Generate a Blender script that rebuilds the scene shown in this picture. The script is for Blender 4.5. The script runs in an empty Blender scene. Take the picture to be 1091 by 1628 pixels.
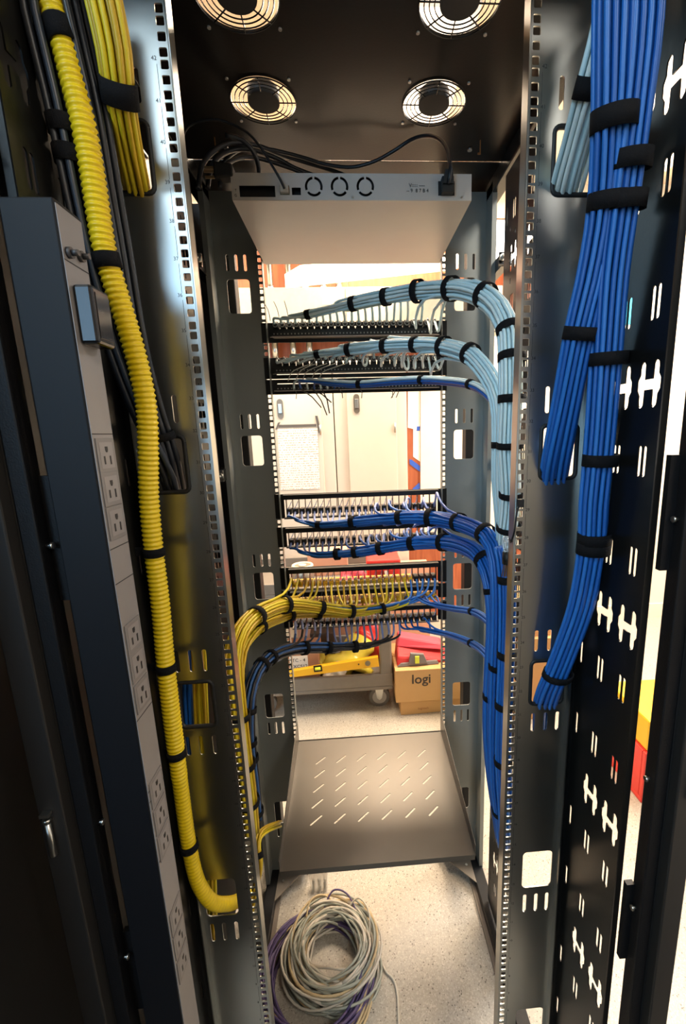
import bpy, bmesh, math, random
from mathutils import Vector, Matrix
random.seed(7)
C = bpy.context.scene.collection
sc = bpy.context.scene
PI = math.pi
# ------------------------------------------------------------------ camera
CAM = Vector((-.0249, -.6636, 1.4434)); YAW, PITCH, ROLL = -.0615, -.2041, -.0291
F, PX, PY = 706.59, 605.36, 836.49           # focal length and principal point, pixels of 1091 x 1628
_f = Vector((-math.sin(YAW)*math.cos(PITCH), math.cos(YAW)*math.cos(PITCH), math.sin(PITCH)))
_r = Vector((math.cos(YAW), math.sin(YAW), 0)); _u = _r.cross(_f)
RT = _r*math.cos(ROLL) + _u*math.sin(ROLL); UP = -_r*math.sin(ROLL) + _u*math.cos(ROLL); FW = _f
cd = bpy.data.cameras.new('camera'); cam = bpy.data.objects.new('camera', cd); C.objects.link(cam)
cam.matrix_world = Matrix(((RT.x, UP.x, -FW.x, CAM.x), (RT.y, UP.y, -FW.y, CAM.y), (RT.z, UP.z, -FW.z, CAM.z), (0, 0, 0, 1)))
cd.sensor_fit = 'HORIZONTAL'; cd.sensor_width = 36; cd.lens = 36*F/1091
cd.shift_x = -(PX-545.5)/1091; cd.shift_y = (PY-814)/1091; cd.clip_start = .02
sc.camera = cam
# ------------------------------------------------------------------ world, exposure, lights
w = bpy.data.worlds.new('world'); sc.world = w; w.use_nodes = True
w.node_tree.nodes['Background'].inputs[0].default_value = (.8, .85, 1, 1)
w.node_tree.nodes['Background'].inputs[1].default_value = .3
sc.view_settings.view_transform = 'Standard'; sc.view_settings.look = 'None'
sc.view_settings.exposure = .38; sc.view_settings.gamma = 1
def area(name, loc, sx, sy, power, col, rot=(0, 0, 0)):
    l = bpy.data.lights.new(name, 'AREA'); l.shape = 'RECTANGLE'; l.size = sx; l.size_y = sy; l.energy = power; l.color = col
    o = bpy.data.objects.new(name, l); C.objects.link(o); o.location = loc; o.rotation_euler = rot
    return o
WARM = (1, .80, .58); COOL = (.62, .83, 1)
LIGHTS = [  # x, y, size x, size y, power, colour : panels of the room ceiling
    (-1.2, 1.5, .6, 1.2, 55, WARM), (.2, 1.75, .6, 1.1, 75, WARM), (1.6, 1.6, .6, 1.2, 70, WARM),
    (-1.15, -1.75, .6, 1.2, 30, COOL), (1.3, -1.9, .6, 1.2, 26, (1, .95, .88)), (2.1, 1.2, .6, 1.2, 48, (.8, .88, 1))]
CEIL = 2.95
for i, (x, y, sx, sy, p, c) in enumerate(LIGHTS):
    area('ceiling_lamp', (x, y, CEIL-.045), sx*.9, sy*.9, p, c)

area('added_window_light', (-1.6, -2.955, 2.0), 1.45, 1.45, 22, (.42, .74, 1), (-PI/2, 0, PI))   # added cool light behind the camera, brightens the left rail

# ------------------------------------------------------------------ helpers
def lin(c):
    return tuple(((v/255)/12.92 if v/255 <= .04045 else ((v/255+.055)/1.055)**2.4) for v in c)
MATS = {}
def mat(name, rgb, rough=.5, metal=0., noise=0., scale=20., bump=0., bscale=200., emit=0., trans=0., alpha=1., coat=0., stretch=None, spec=None):
    if name in MATS: return MATS[name]
    m = bpy.data.materials.new(name); m.use_nodes = True; MATS[name] = m
    nt = m.node_tree; b = nt.nodes['Principled BSDF']; col = (*lin(rgb), 1)
    b.inputs['Base Color'].default_value = col; b.inputs['Roughness'].default_value = rough; b.inputs['Metallic'].default_value = metal
    if spec is not None: b.inputs['Specular IOR Level'].default_value = spec
    if coat: b.inputs['Coat Weight'].default_value = coat; b.inputs['Coat Roughness'].default_value = .15
    if trans: b.inputs['Transmission Weight'].default_value = trans
    if alpha < 1: b.inputs['Alpha'].default_value = alpha
    if emit: b.inputs['Emission Color'].default_value = col; b.inputs['Emission Strength'].default_value = emit
    tc = nt.nodes.new('ShaderNodeTexCoord'); mp = nt.nodes.new('ShaderNodeMapping')
    nt.links.new(tc.outputs['Object'], mp.inputs[0])
    if stretch: mp.inputs['Scale'].default_value = stretch
    if True:
        n = nt.nodes.new('ShaderNodeTexNoise'); n.inputs['Scale'].default_value = scale; n.inputs['Detail'].default_value = 4
        nt.links.new(mp.outputs[0], n.inputs['Vector'])
        r = nt.nodes.new('ShaderNodeMapRange'); r.inputs[3].default_value = 1-max(noise, .04); r.inputs[4].default_value = 1+max(noise, .04)
        nt.links.new(n.outputs[0], r.inputs[0])
        mx = nt.nodes.new('ShaderNodeVectorMath'); mx.operation = 'SCALE'; mx.inputs[0].default_value = col[:3]
        nt.links.new(r.outputs[0], mx.inputs['Scale']); nt.links.new(mx.outputs[0], b.inputs['Base Color'])
    if bump:
        n2 = nt.nodes.new('ShaderNodeTexNoise'); n2.inputs['Scale'].default_value = bscale
        nt.links.new(mp.outputs[0], n2.inputs['Vector'])
        bp = nt.nodes.new('ShaderNodeBump'); bp.inputs['Strength'].default_value = bump; bp.inputs['Distance'].default_value = .002
        nt.links.new(n2.outputs[0], bp.inputs['Height']); nt.links.new(bp.outputs[0], b.inputs['Normal'])
    return m
def at(x, y, Y):      # point of the plane Y behind a pixel of the photograph
    d = FW*F + RT*(x-PX) - UP*(y-PY); return CAM + d*((Y-CAM.y)/d.y)
def atX(x, y, X):
    d = FW*F + RT*(x-PX) - UP*(y-PY); return CAM + d*((X-CAM.x)/d.x)
def atZ(x, y, Z):
    d = FW*F + RT*(x-PX) - UP*(y-PY); return CAM + d*((Z-CAM.z)/d.z)
def proj(p):
    d = p-CAM; z = d.dot(FW); return (PX+F*d.dot(RT)/z, PY-F*d.dot(UP)/z)

def link(name, me, m=None, parent=None, loc=None, rot=None):
    o = bpy.data.objects.new(name, me); C.objects.link(o)
    if m is not None and me is not None:
        me.materials.clear(); me.materials.append(m)
    if parent is not None: o.parent = parent
    if loc is not None: o.location = loc
    if rot is not None: o.rotation_euler = rot
    return o
def tag(o, label=None, cat=None, group=None, kind=None):
    if label: o['label'] = label
    if cat: o['category'] = cat
    if group: o['group'] = group
    if kind: o['kind'] = kind
    return o
def thing(name, label, cat, loc=(0, 0, 0), group=None, rot=(0, 0, 0)):
    o = bpy.data.objects.new(name, None); C.objects.link(o); o.location = loc; o.rotation_euler = rot; o.empty_display_size = .05
    return tag(o, label, cat, group)
class MB:
    def __init__(s): s.v = []; s.f = []; s.sm = []
    def add(s, vs, fs, smooth=False):
        n = len(s.v); s.v += [tuple(v) for v in vs]; s.f += [tuple(i+n for i in f) for f in fs]; s.sm += [smooth]*len(fs); return s
    def box(s, x0, x1, y0, y1, z0, z1):
        x0, x1 = min(x0, x1), max(x0, x1); y0, y1 = min(y0, y1), max(y0, y1); z0, z1 = min(z0, z1), max(z0, z1)
        return s.add([(x0, y0, z0), (x1, y0, z0), (x1, y1, z0), (x0, y1, z0), (x0, y0, z1), (x1, y0, z1), (x1, y1, z1), (x0, y1, z1)],
                     [(3, 2, 1, 0), (4, 5, 6, 7), (0, 1, 5, 4), (1, 2, 6, 5), (2, 3, 7, 6), (3, 0, 4, 7)])
    def hexa(s, b, t):      # two quads
        return s.add(list(b)+list(t), [(3, 2, 1, 0), (4, 5, 6, 7), (0, 1, 5, 4), (1, 2, 6, 5), (2, 3, 7, 6), (3, 0, 4, 7)])
    def prism(s, poly, d):   # poly list of 3d points, d extrude vector
        n = len(poly); a = [Vector(p) for p in poly]; d = Vector(d)
        return s.add(a+[p+d for p in a], [tuple(range(n))[::-1], tuple(range(n, 2*n))]+[(i, (i+1) % n, (i+1) % n+n, i+n) for i in range(n)])
    def tube(s, pts, r, seg=8, cap=True, ref=None):
        pts = [Vector(p) for p in pts]; n = len(pts); rr = r if isinstance(r, (list, tuple)) else [r]*n
        T = [(pts[min(i+1, n-1)]-pts[max(i-1, 0)]).normalized() for i in range(n)]
        N = Vector((0, 0, 1)) if abs(T[0].z) < .9 else Vector((1, 0, 0))
        if ref: N = Vector(ref)
        vs = []
        for i in range(n):
            N = (N-N.dot(T[i])*T[i]).normalized(); B = T[i].cross(N)
            for k in range(seg):
                a = 2*PI*k/seg; vs.append(pts[i]+(N*math.cos(a)+B*math.sin(a))*rr[i])
        fs = [(i*seg+k, i*seg+(k+1) % seg, (i+1)*seg+(k+1) % seg, (i+1)*seg+k) for i in range(n-1) for k in range(seg)]
        s.add(vs, fs, True)
        if cap:
            m = len(s.v)-len(vs); s.f += [tuple(m+k for k in range(seg))[::-1], tuple(m+(n-1)*seg+k for k in range(seg))]; s.sm += [False, False]
        return s
    def cyl(s, c, ax, r, h, seg=16, r2=None):
        c = Vector(c); ax = Vector(ax).normalized()
        return s.tube([c, c+ax*h], [r, r if r2 is None else r2], seg)
    def ring(s, c, ax, R, r, seg=32, ms=6, sq=None):
        c = Vector(c); ax = Vector(ax).normalized(); N = ax.orthogonal().normalized(); B = ax.cross(N)
        vs = []
        for i in range(seg):
            a = 2*PI*i/seg; d = N*math.cos(a)+B*math.sin(a)
            for k in range(ms):
                b = 2*PI*k/ms; vs.append(c+d*(R+r*math.cos(b))+ax*r*math.sin(b))
        return s.add(vs, [(i*ms+k, ((i+1) % seg)*ms+k, ((i+1) % seg)*ms+(k+1) % ms, i*ms+(k+1) % ms) for i in range(seg) for k in range(ms)], True)
    def mesh(s, name):
        me = bpy.data.meshes.new(name); me.from_pydata(s.v, [], s.f); me.polygons.foreach_set('use_smooth', s.sm); me.update(); return me
    def obj(s, name, m, parent=None, loc=None, rot=None, bevel=0):
        o = link(name, s.mesh(name), m, parent, loc, rot)
        if bevel:
            b = o.modifiers.new('bevel', 'BEVEL'); b.width = bevel; b.segments = 2; b.limit_method = 'ANGLE'
        return o
def box(name, m, parent, x0, x1, y0, y1, z0, z1, bevel=0): return MB().box(x0, x1, y0, y1, z0, z1).obj(name, m, parent, bevel=bevel)
def rrect(cx, cy, w, h, r, n=4):
    p = []
    for sx, sy, a0 in ((1, 1, 0), (-1, 1, 90), (-1, -1, 180), (1, -1, 270)):
        for k in range(n+1):
            a = math.radians(a0+90*k/n); p.append((cx+sx*(w/2-r)+r*math.cos(a), cy+sy*(h/2-r)+r*math.sin(a)))
    return p
def plate2d(name, outer, holes, thick, mtx):
    cu = bpy.data.curves.new(name, 'CURVE'); cu.dimensions = '2D'; cu.fill_mode = 'BOTH'; cu.extrude = thick/2
    for pl in [outer]+holes:
        sp = cu.splines.new('POLY'); sp.points.add(len(pl)-1)
        for i, p in enumerate(pl): sp.points[i].co = (p[0], p[1], 0, 1)
        sp.use_cyclic_u = True
    o = bpy.data.objects.new(name, cu); me = bpy.data.meshes.new_from_object(o)
    bpy.data.objects.remove(o); bpy.data.curves.remove(cu)
    me.transform(mtx); me.update(); me.name = name
    return me
XZ = Matrix(((1, 0, 0, 0), (0, 0, 1, 0), (0, 1, 0, 0), (0, 0, 0, 1)))    # 2d (x, y) -> (x, ., z)
YZ = Matrix(((0, 0, 1, 0), (1, 0, 0, 0), (0, 1, 0, 0), (0, 0, 0, 1)))    # 2d (x, y) -> (., y, z)
def text(name, body, size, m, parent, mtx, ext=.0003, bold=0):
    cu = bpy.data.curves.new(name, 'FONT'); cu.body = body; cu.size = size; cu.extrude = ext; cu.align_x = 'CENTER'; cu.align_y = 'CENTER'; cu.resolution_u = 3; cu.offset = bold
    o = bpy.data.objects.new(name, cu); me = bpy.data.meshes.new_from_object(o); bpy.data.objects.remove(o); bpy.data.curves.remove(cu)
    me.transform(mtx); me.name = name
    return link(name, me, m, parent)
def FACE(p, dx=(1, 0, 0), dy=(0, 0, 1)):        # text frame at p, reading along dx, up along dy
    dx = Vector(dx).normalized(); dy = Vector(dy).normalized(); dz = dx.cross(dy)
    return Matrix(((dx.x, dy.x, dz.x, p[0]), (dx.y, dy.y, dz.y, p[1]), (dx.z, dy.z, dz.z, p[2]), (0, 0, 0, 1)))
def catmull(P, ds=.012):
    """P: list of vectors of any dimension (tuples), first three are the position"""
    n = len(P); out = []
    for i in range(n-1):
        p0, p1, p2, p3 = P[max(i-1, 0)], P[i], P[i+1], P[min(i+2, n-1)]
        L = math.dist(p1[:3], p2[:3]); k = max(2, int(L/ds))
        for j in range(k):
            t = j/k
            out.append(tuple(.5*((2*b)+(c-a)*t+(2*a-5*b+4*c-d)*t*t+(3*b-a-3*c+d)*t**3) for a, b, c, d in zip(p0, p1, p2, p3)))
    out.append(tuple(P[-1])); return out
def frames(pts, ref):
    n = len(pts); T = [(pts[min(i+1, n-1)]-pts[max(i-1, 0)]).normalized() for i in range(n)]; N = Vector(ref); fr = []
    for t in T:
        N = (N-N.dot(t)*t).normalized(); fr.append((t, N, t.cross(N)))
    return fr
def spots(n):     # close packing of n discs of radius 1, centre first
    c = []
    for i in range(-9, 10):
        for j in range(-9, 10):
            x = 2*i+(j % 2); y = j*1.732; c.append((x*x+y*y+.001*x, x, y))
    c.sort(); return [(x, y) for _, x, y in c[:n]]
def strap(path, fr, i, ru, rv, m, parent, wdt=.011):
    c, (T, N, B) = path[i], fr[i]; seg = 20; vs = []
    prof = [(-wdt/2, -.001), (-wdt/2, .001), (wdt/2, .001), (wdt/2, -.001)]
    for k in range(seg):
        a = 2*PI*k/seg; d = N*math.cos(a)*ru+B*math.sin(a)*rv; e = (N*math.cos(a)+B*math.sin(a))
        for (q, h) in prof: vs.append(c+d+e*h+T*q)
    fs = [(k*4+j, ((k+1) % seg)*4+j, ((k+1) % seg)*4+(j+1) % 4, k*4+(j+1) % 4) for k in range(seg) for j in range(4)]
    MB().add(vs, fs, True).obj('strap', m, parent)
def nearest(path, xy):
    return min(range(len(path)), key=lambda i: (lambda q: (q[0]-xy[0])**2+(q[1]-xy[1])**2)(proj(path[i])))
def bundle(label, ctrl, n, r, mats, ties, ref=(1, 0, 0), name='cable_bundle', cat='cables', ports=None, group=None, tiew=.011, wob=.16, spread=1.08, tail=None, lift=.03):
    """ctrl: (pixel x, pixel y, depth Y[, stretch across, stretch deep]); ports: list of end points for cables that leave"""
    P = [(*at(c[0], c[1], c[2]), *(c[3:5] if len(c) > 4 else (1., 1.))) for c in ctrl]
    S = catmull(P); path = [Vector(p[:3]) for p in S]; fr = frames(path, ref)
    root = thing(name, label, cat, path[0], group); base = path[0].copy()
    so = spots(n); leave = [len(path)-1]*n
    if ports:
        idx = []
        for p in ports:
            k = min(range(len(path)), key=lambda i: abs(path[i].x-p[0])+(0 if abs(path[i].y-p[1]) < .35 else 9))
            idx.append(k)
        order = sorted(range(len(ports)), key=lambda a: -idx[a])     # longest cable takes the centre
        ports = [ports[a] for a in order]; idx = [idx[a] for a in order]
        for k in range(n):
            if k < len(ports): leave[k] = max(4, idx[k]-int(lift/.012))
    for k in range(n):
        u, v = so[k]; ph = random.uniform(0, 6.28); ph2 = random.uniform(0, 6.28); pts = []
        e = leave[k]
        for i in range(0, e+1, 2 if e > 30 else 1):
            T, N, B = fr[i]; su, sv = S[i][3], S[i][4]
            wu = u+wob*math.sin(i*.11+ph); wv = v+wob*math.sin(i*.13+ph2)
            pts.append(path[i]+N*wu*r*spread*su+B*wv*r*spread*sv)
        if ports and k < len(ports):
            p = Vector(ports[k]); a = pts[-1]; T = fr[e][0]; L = (p-a).length
            j = random.uniform(.8, 1.2)
            b1 = a+T*L*.45*j; b2 = p+Vector((random.uniform(-.003, .003), -.30*L-.012, (.35*L if a.z > p.z else -.35*L)*j))
            for q in (.15, .3, .45, .6, .72, .83, .92, 1):
                pts.append(a*(1-q)**3+b1*3*q*(1-q)**2+b2*3*q*q*(1-q)+p*q**3)
        mm = mats[k % len(mats)] if not callable(mats) else mats(k, ports[k] if ports and k < len(ports) else None)
        co = MB().tube([q-base for q in pts], r, 6).obj('cable', mm, root)
        if tail and ports and k < len(ports):      # paler second material on the jack end
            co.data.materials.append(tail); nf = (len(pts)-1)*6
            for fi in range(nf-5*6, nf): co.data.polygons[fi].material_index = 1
    for t in ties:
        i = nearest(path, t); i = min(max(i, 1), len(path)-2); al = [so[k] for k in range(n) if leave[k] >= i-2] or so[:3]
        R = max(math.hypot(*q) for q in al)*r*spread; ex = r*.95; ww = t[2] if len(t) > 2 else tiew
        strap([q-base for q in path], fr, i, R*S[i][3]+ex, R*S[i][4]+ex, VELCRO, root, ww)
    return root

# ------------------------------------------------------------------ materials
BLACK = mat('black_powder_coat', (15, 15, 17), .5, .0, .1, 60, .15, 500, spec=.3)
BLACKG = mat('black_glossy_steel', (26, 26, 26), .26, .55, .1, 30, .05, 300)
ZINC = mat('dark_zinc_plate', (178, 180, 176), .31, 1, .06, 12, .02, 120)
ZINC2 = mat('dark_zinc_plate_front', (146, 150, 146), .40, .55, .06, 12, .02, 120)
LACE = mat('lacing_panel_steel', (38, 38, 37), .32, .7, .1, 20, .03, 200)
SILVER = mat('bright_zinc', (190, 190, 185), .3, 1, .08, 80)
RUBBER = mat('black_rubber', (14, 14, 14), .6)
VELCRO = mat('black_hook_and_loop', (17, 17, 19), .9, 0, .25, 300, .4, 900, spec=.2)
BLUE = mat('blue_cable_jacket', (24, 88, 164), .42, 0, .08, 40)
BLUE2 = mat('blue_cable_jacket_light', (34, 106, 184), .42, 0, .08, 40)
AQUA = mat('pale_aqua_cable_jacket', (196, 222, 226), .45, 0, .06, 40)
AQUA2 = mat('pale_grey_cable_jacket', (212, 226, 224), .45, 0, .06, 40)
YEL = mat('yellow_cable_jacket', (214, 190, 30), .42, 0, .08, 40)
YEL2 = mat('deep_yellow_cable_jacket', (196, 160, 24), .42, 0, .08, 40)
YELC = mat('yellow_loom', (232, 200, 20), .4, 0, .05, 30)
CORD = mat('black_power_cord', (24, 28, 34), .4, 0, .1, 40)
GREYC = mat('grey_patch_cord', (176, 172, 160), .5, 0, .08, 60)
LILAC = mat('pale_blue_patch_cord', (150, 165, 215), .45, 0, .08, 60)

# ------------------------------------------------------------------ the room
def floor_mat():
    m = bpy.data.materials.new('speckled_vinyl'); m.use_nodes = True; nt = m.node_tree; b = nt.nodes['Principled BSDF']
    tc = nt.nodes.new('ShaderNodeTexCoord'); cols = [(190, 182, 168)]
    v = nt.nodes.new('ShaderNodeTexVoronoi'); v.inputs['Scale'].default_value = 330; nt.links.new(tc.outputs['Object'], v.inputs['Vector'])
    r = nt.nodes.new('ShaderNodeValToRGB'); nt.links.new(v.outputs['Color'], r.inputs[0]); e = r.color_ramp.elements
    e[0].position = 0; e[0].color = (*lin((98, 92, 82)), 1); e[1].position = 1; e[1].color = (*lin((192, 184, 170)), 1)
    for p, c in ((.10, (108, 101, 90)), (.15, (160, 152, 139)), (.7, (174, 166, 152)), (.85, (188, 180, 166))):
        q = e.new(p); q.color = (*lin(c), 1)
    nt.links.new(r.outputs[0], b.inputs['Base Color']); b.inputs['Roughness'].default_value = .38
    return m
def wood_mat():
    m = bpy.data.materials.new('fire_treated_plywood'); m.use_nodes = True; nt = m.node_tree; b = nt.nodes['Principled BSDF']
    tc = nt.nodes.new('ShaderNodeTexCoord'); mp = nt.nodes.new('ShaderNodeMapping'); mp.inputs['Scale'].default_value = (9, 9, .8)
    n = nt.nodes.new('ShaderNodeTexNoise'); n.inputs['Scale'].default_value = 3; n.inputs['Detail'].default_value = 8; n.inputs['Distortion'].default_value = 1.4
    r = nt.nodes.new('ShaderNodeValToRGB'); e = r.color_ramp.elements
    e[0].position = .25; e[0].color = (*lin((140, 66, 38)), 1); e[1].position = .75; e[1].color = (*lin((186, 106, 66)), 1)
    nt.links.new(tc.outputs['Object'], mp.inputs[0]); nt.links.new(mp.outputs[0], n.inputs[0]); nt.links.new(n.outputs[0], r.inputs[0]); nt.links.new(r.outputs[0], b.inputs['Base Color'])
    b.inputs['Roughness'].default_value = .55
    return m
FLOOR = floor_mat(); WOOD = wood_mat()
CREAM = mat('cream_wall_paint', (226, 214, 192), .7, 0, .03, 5); WHITE = mat('white_wall_paint', (238, 240, 242), .7, 0, .03, 5)
DIMW = mat('back_wall_paint', (150, 147, 140), .7, 0, .03, 5)
def struct(name, m, *b, parent=None):
    o = box(name, m, parent, *b); o['kind'] = 'structure'; return o
WF = 2.42      # face of the front wall
struct('floor', FLOOR, -3, 3, -3, WF+.1, -.06, 0)
struct('ceiling', mat('ceiling_paint', (214, 196, 170), .8, 0, .03, 5), -3, 3, -3, WF+.1, CEIL, CEIL+.05)
wf = struct('wall_front', CREAM, -3, 3, WF, WF+.1, 0, CEIL)
struct('wall_left', CREAM, -3.1, -3, -3, WF+.1, 0, CEIL); struct('wall_right', WHITE, 3, 3.1, -3, WF+.1, 0, CEIL); struct('wall_back', DIMW, -3, 3, -3.1, -3, 0, CEIL)
wb = MB()  # added unseen window, gives the metal rails something bright to reflect
for a_ in ((-2.35, -.85, 1.25, 1.28), (-2.35, -.85, 2.72, 2.75)): wb.box(a_[0], a_[1], -2.998, -2.95, a_[2], a_[3])
for a_ in (-2.35, -1.6, -.88): wb.box(a_, a_+.03, -2.998, -2.95, 1.2801, 2.7199)
w_ = wb.obj('added_window_1', WHITE); w_['kind'] = 'structure'
box('pane', mat('added_glow_pane', (170, 210, 255), .3, emit=1.5), w_, -2.319, -.881, -2.998, -2.99, 1.281, 2.719)  # glowing pane of the added window
for i, x in enumerate((-2.4, -1.2, 0)):
    box('plywood_sheet', WOOD, wf, x+.002, x+1.198, WF-.018, WF, .12, 2.74)
struct('trim_1', CREAM, -3, 3, WF-.03, WF-.0, 2.745, 2.83); struct('baseboard_front', CREAM, -3, 3, WF-.014, WF, 0, .11)
DIFF = mat('lit_light_diffuser', (255, 246, 232), .5, emit=1.0)
for i, (x, y, sx, sy, p, c) in enumerate(LIGHTS):
    t = thing('ceiling_light', ['square edged flat ceiling light in the front left of the room', 'flat ceiling light above the wall enclosures in front of the rack', 'flat ceiling light at the front right of the room', 'cool flat ceiling light behind the rack on the left', 'cool flat ceiling light behind the rack on the right', 'flat ceiling light to the right of the rack'][i], 'light', (x, y, CEIL))
    MB().box(-sx/2, sx/2, -sy/2, -sy/2+.02, -.04, 0).box(-sx/2, sx/2, sy/2-.02, sy/2, -.04, 0).box(-sx/2, -sx/2+.02, -sy/2+.02, sy/2-.02, -.04, 0).box(sx/2-.02, sx/2, -sy/2+.02, sy/2-.02, -.04, 0).obj('frame', WHITE, t)
    box('diffuser', DIFF, t, -sx/2+.02, sx/2-.02, -sy/2+.02, sy/2-.02, -.02, -.006)
# linear pendant light seen under the server
a, b = at(466, 452, 1.55), at(735, 424, 2.25)
t = thing('linear_light', 'long bright linear ceiling light hanging in front of the plywood wall', 'light', a)
d = (b-a); q = Vector((-d.y, d.x, 0)).normalized()*.07
MB().hexa([-q, q, d+q, d-q], [-q+Vector((0, 0, .06)), q+Vector((0, 0, .06)), d+q+Vector((0, 0, .06)), d-q+Vector((0, 0, .06))]).obj('tube', mat('lit_tube', (255, 244, 225), .5, emit=1.3), t)
for s in (.2, .8):
    MB().tube([d*s+Vector((0, 0, .06)), d*s+Vector((0, 0, CEIL-a.z-d.z*s))], .002, 6).obj('hanger_wire', SILVER, t)
# white lit panel high on the right
a, b = at(776, 352, 2.2), at(900, 411, 2.2)
t = thing('ceiling_panel_light', 'bright white rectangular light seen beside the rack at the right', 'light', (a.x, 2.2, b.z))
box('diffuser', mat('lit_panel', (255, 252, 250), .5, emit=3), t, 0, b.x-a.x, 0, .03, 0, a.z-b.z)
MB().box(-.02, b.x-a.x+.02, .03, .06, -.02, a.z-b.z+.02).obj('frame', WHITE, t)
MB().tube([((b.x-a.x)*.5, .045, a.z-b.z+.01), ((b.x-a.x)*.5, .045, CEIL-b.z)], .004, 6).obj('hanger_rod', SILVER, t)

# ---- wall mounted metal enclosures
GREYM = mat('enclosure_paint', (206, 198, 184), .5, .1, .03, 8); GALV = mat('galvanised_wireway', (178, 172, 156), .4, .5, .14, 30)
YF = 2.18
def P2(x, y, Y=YF): return at(x, y, Y)
def ztop(y, Y=YF): return at(550, y, Y).z
def enclosure(label, xl, xr, xd0, xd1, latch):
    a = P2(xl, 700); b = P2(xr, 700); z0 = .55; z1 = ztop(566)
    t = thing('metal_enclosure', label, 'electrical cabinet', ((a.x+b.x)/2, YF, z0)); c = t.location
    box('body', GREYM, t, a.x-c.x, b.x-c.x, .012, WF-.02-YF, 0, z1-z0, .004)
    d0, d1 = P2(xd0, 700).x-c.x, P2(xd1, 700).x-c.x
    box('door', GREYM, t, d0, d1, -.006, .012, .02, z1-z0-.03, .002)
    l = P2(*latch)-c
    MB().prism([(l.x+x, -.014, l.z+z) for x, z in rrect(0, 0, .036, .115, .0179)], (0, .008, 0)).obj('latch_recess', mat('latch_grey', (120, 112, 100), .4, .6), t)
    MB().box(l.x-.011, l.x+.011, -.02, -.014, l.z-.028, l.z+.028).obj('latch_handle', SILVER, t, bevel=.002)
    for zz in (.15, .9): MB().cyl((d1-.01, -.014, zz), (0, 0, 1), .006, .06, 10).obj('hinge', SILVER, t)
    return t
e1 = enclosure('grey metal enclosure door with a sheet of paper taped to it', 395, 532, 398, 513, (446, 650))
e2 = enclosure('grey metal enclosure right of the one with the taped paper', 533.5, 648, 554, 631, (567, 642))
# wireway and conduits
a = P2(425, 455); b = P2(800, 455)
t = thing('wireway', 'galvanised metal wireway trough running along the plywood wall above the enclosures', 'wireway', (a.x, YF, ztop(531)))
zz = ztop(455)-ztop(531)
box('trough', GALV, t, -.5, b.x-a.x, .012, WF-.018-YF, 0, zz); 
for k in range(2): box('cover', GALV, t, -.5+k*(b.x-a.x+.5)/2+.004, -.5+(k+1)*(b.x-a.x+.5)/2-.002, 0, .012, .005, zz-.005, .002)
box('warning_label', mat('faded_label', (206, 188, 150), .6), t, P2(512, 480).x-a.x, P2(528, 480).x-a.x, -.0015, 0, zz*.62, zz*.72)
for x, lab in ((430, 'leftmost'), (460, 'second from left'), (486, 'middle'), (514, 'fourth from left'), (539, 'rightmost')):
    c = P2(x, 455, 2.3); r = .019
    t = thing('conduit', f'vertical metal conduit entering the wireway top, {lab} of the five', 'conduit', (c.x, 2.3, ztop(455)), 'conduits above the wireway')
    MB().cyl((0, 0, .03), (0, 0, 1), r, CEIL-ztop(455)-.03, 14).obj('pipe', SILVER, t)
    MB().cyl((0, 0, 0), (0, 0, 1), r*1.35, .012, 14).cyl((0, 0, .012), (0, 0, 1), r*1.15, .03, 14).obj('connector', SILVER, t)
for x, lab in ((437, 'leftmost'), (466, 'second from left'), (492, 'middle'), (559, 'fourth from left'), (587, 'fifth from left'), (612, 'rightmost')):
    c = P2(x, 550, 2.3)
    z0, z1 = ztop(566), ztop(531)
    t = thing('conduit', f'short metal conduit nipple below the wireway, {lab} of the six', 'conduit', (c.x, 2.3, z0), 'conduit nipples below the wireway')
    MB().cyl((0, 0, .012), (0, 0, 1), .019, z1-z0-.024, 14).obj('pipe', SILVER, t)
    MB().cyl((0, 0, 0), (0, 0, 1), .027, .012, 14).cyl((0, 0, z1-z0-.012), (0, 0, 1), .027, .012, 14).obj('connector', SILVER, t)
# paper sheet with table print and the tape strips
def paper_mat():
    m = bpy.data.materials.new('printed_sheet'); m.use_nodes = True; nt = m.node_tree; b = nt.nodes['Principled BSDF']
    tc = nt.nodes.new('ShaderNodeTexCoord'); sp = nt.nodes.new('ShaderNodeSeparateXYZ'); nt.links.new(tc.outputs['Object'], sp.inputs[0])
    def wave(out, sc_, th):
        a_ = nt.nodes.new('ShaderNodeMath'); a_.operation = 'MULTIPLY'; a_.inputs[1].default_value = sc_; nt.links.new(out, a_.inputs[0])
        f_ = nt.nodes.new('ShaderNodeMath'); f_.operation = 'FRACT'; nt.links.new(a_.outputs[0], f_.inputs[0])
        g_ = nt.nodes.new('ShaderNodeMath'); g_.operation = 'LESS_THAN'; g_.inputs[1].default_value = th; nt.links.new(f_.outputs[0], g_.inputs[0]); return g_.outputs[0]
    h = wave(sp.outputs[2], 70, .4)
    n = nt.nodes.new('ShaderNodeTexNoise'); n.inputs['Scale'].default_value = 120; nt.links.new(tc.outputs['Object'], n.inputs[0])
    g = nt.nodes.new('ShaderNodeMath'); g.operation = 'GREATER_THAN'; g.inputs[1].default_value = .5; nt.links.new(n.outputs[0], g.inputs[0])
    mu = nt.nodes.new('ShaderNodeMath'); mu.operation = 'MULTIPLY'; nt.links.new(h, mu.inputs[0]); nt.links.new(g.outputs[0], mu.inputs[1])
    mx = nt.nodes.new('ShaderNodeMix'); mx.data_type = 'RGBA'; mx.inputs[6].default_value = (*lin((238, 232, 220)), 1); mx.inputs[7].default_value = (*lin((190, 150, 130)), 1)
    nt.links.new(mu.outputs[0], mx.inputs[0]); nt.links.new(mx.outputs[2], b.inputs['Base Color']); b.inputs['Roughness'].default_value = .7
    return m
PAPER = paper_mat(); YP = YF-.008
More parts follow.
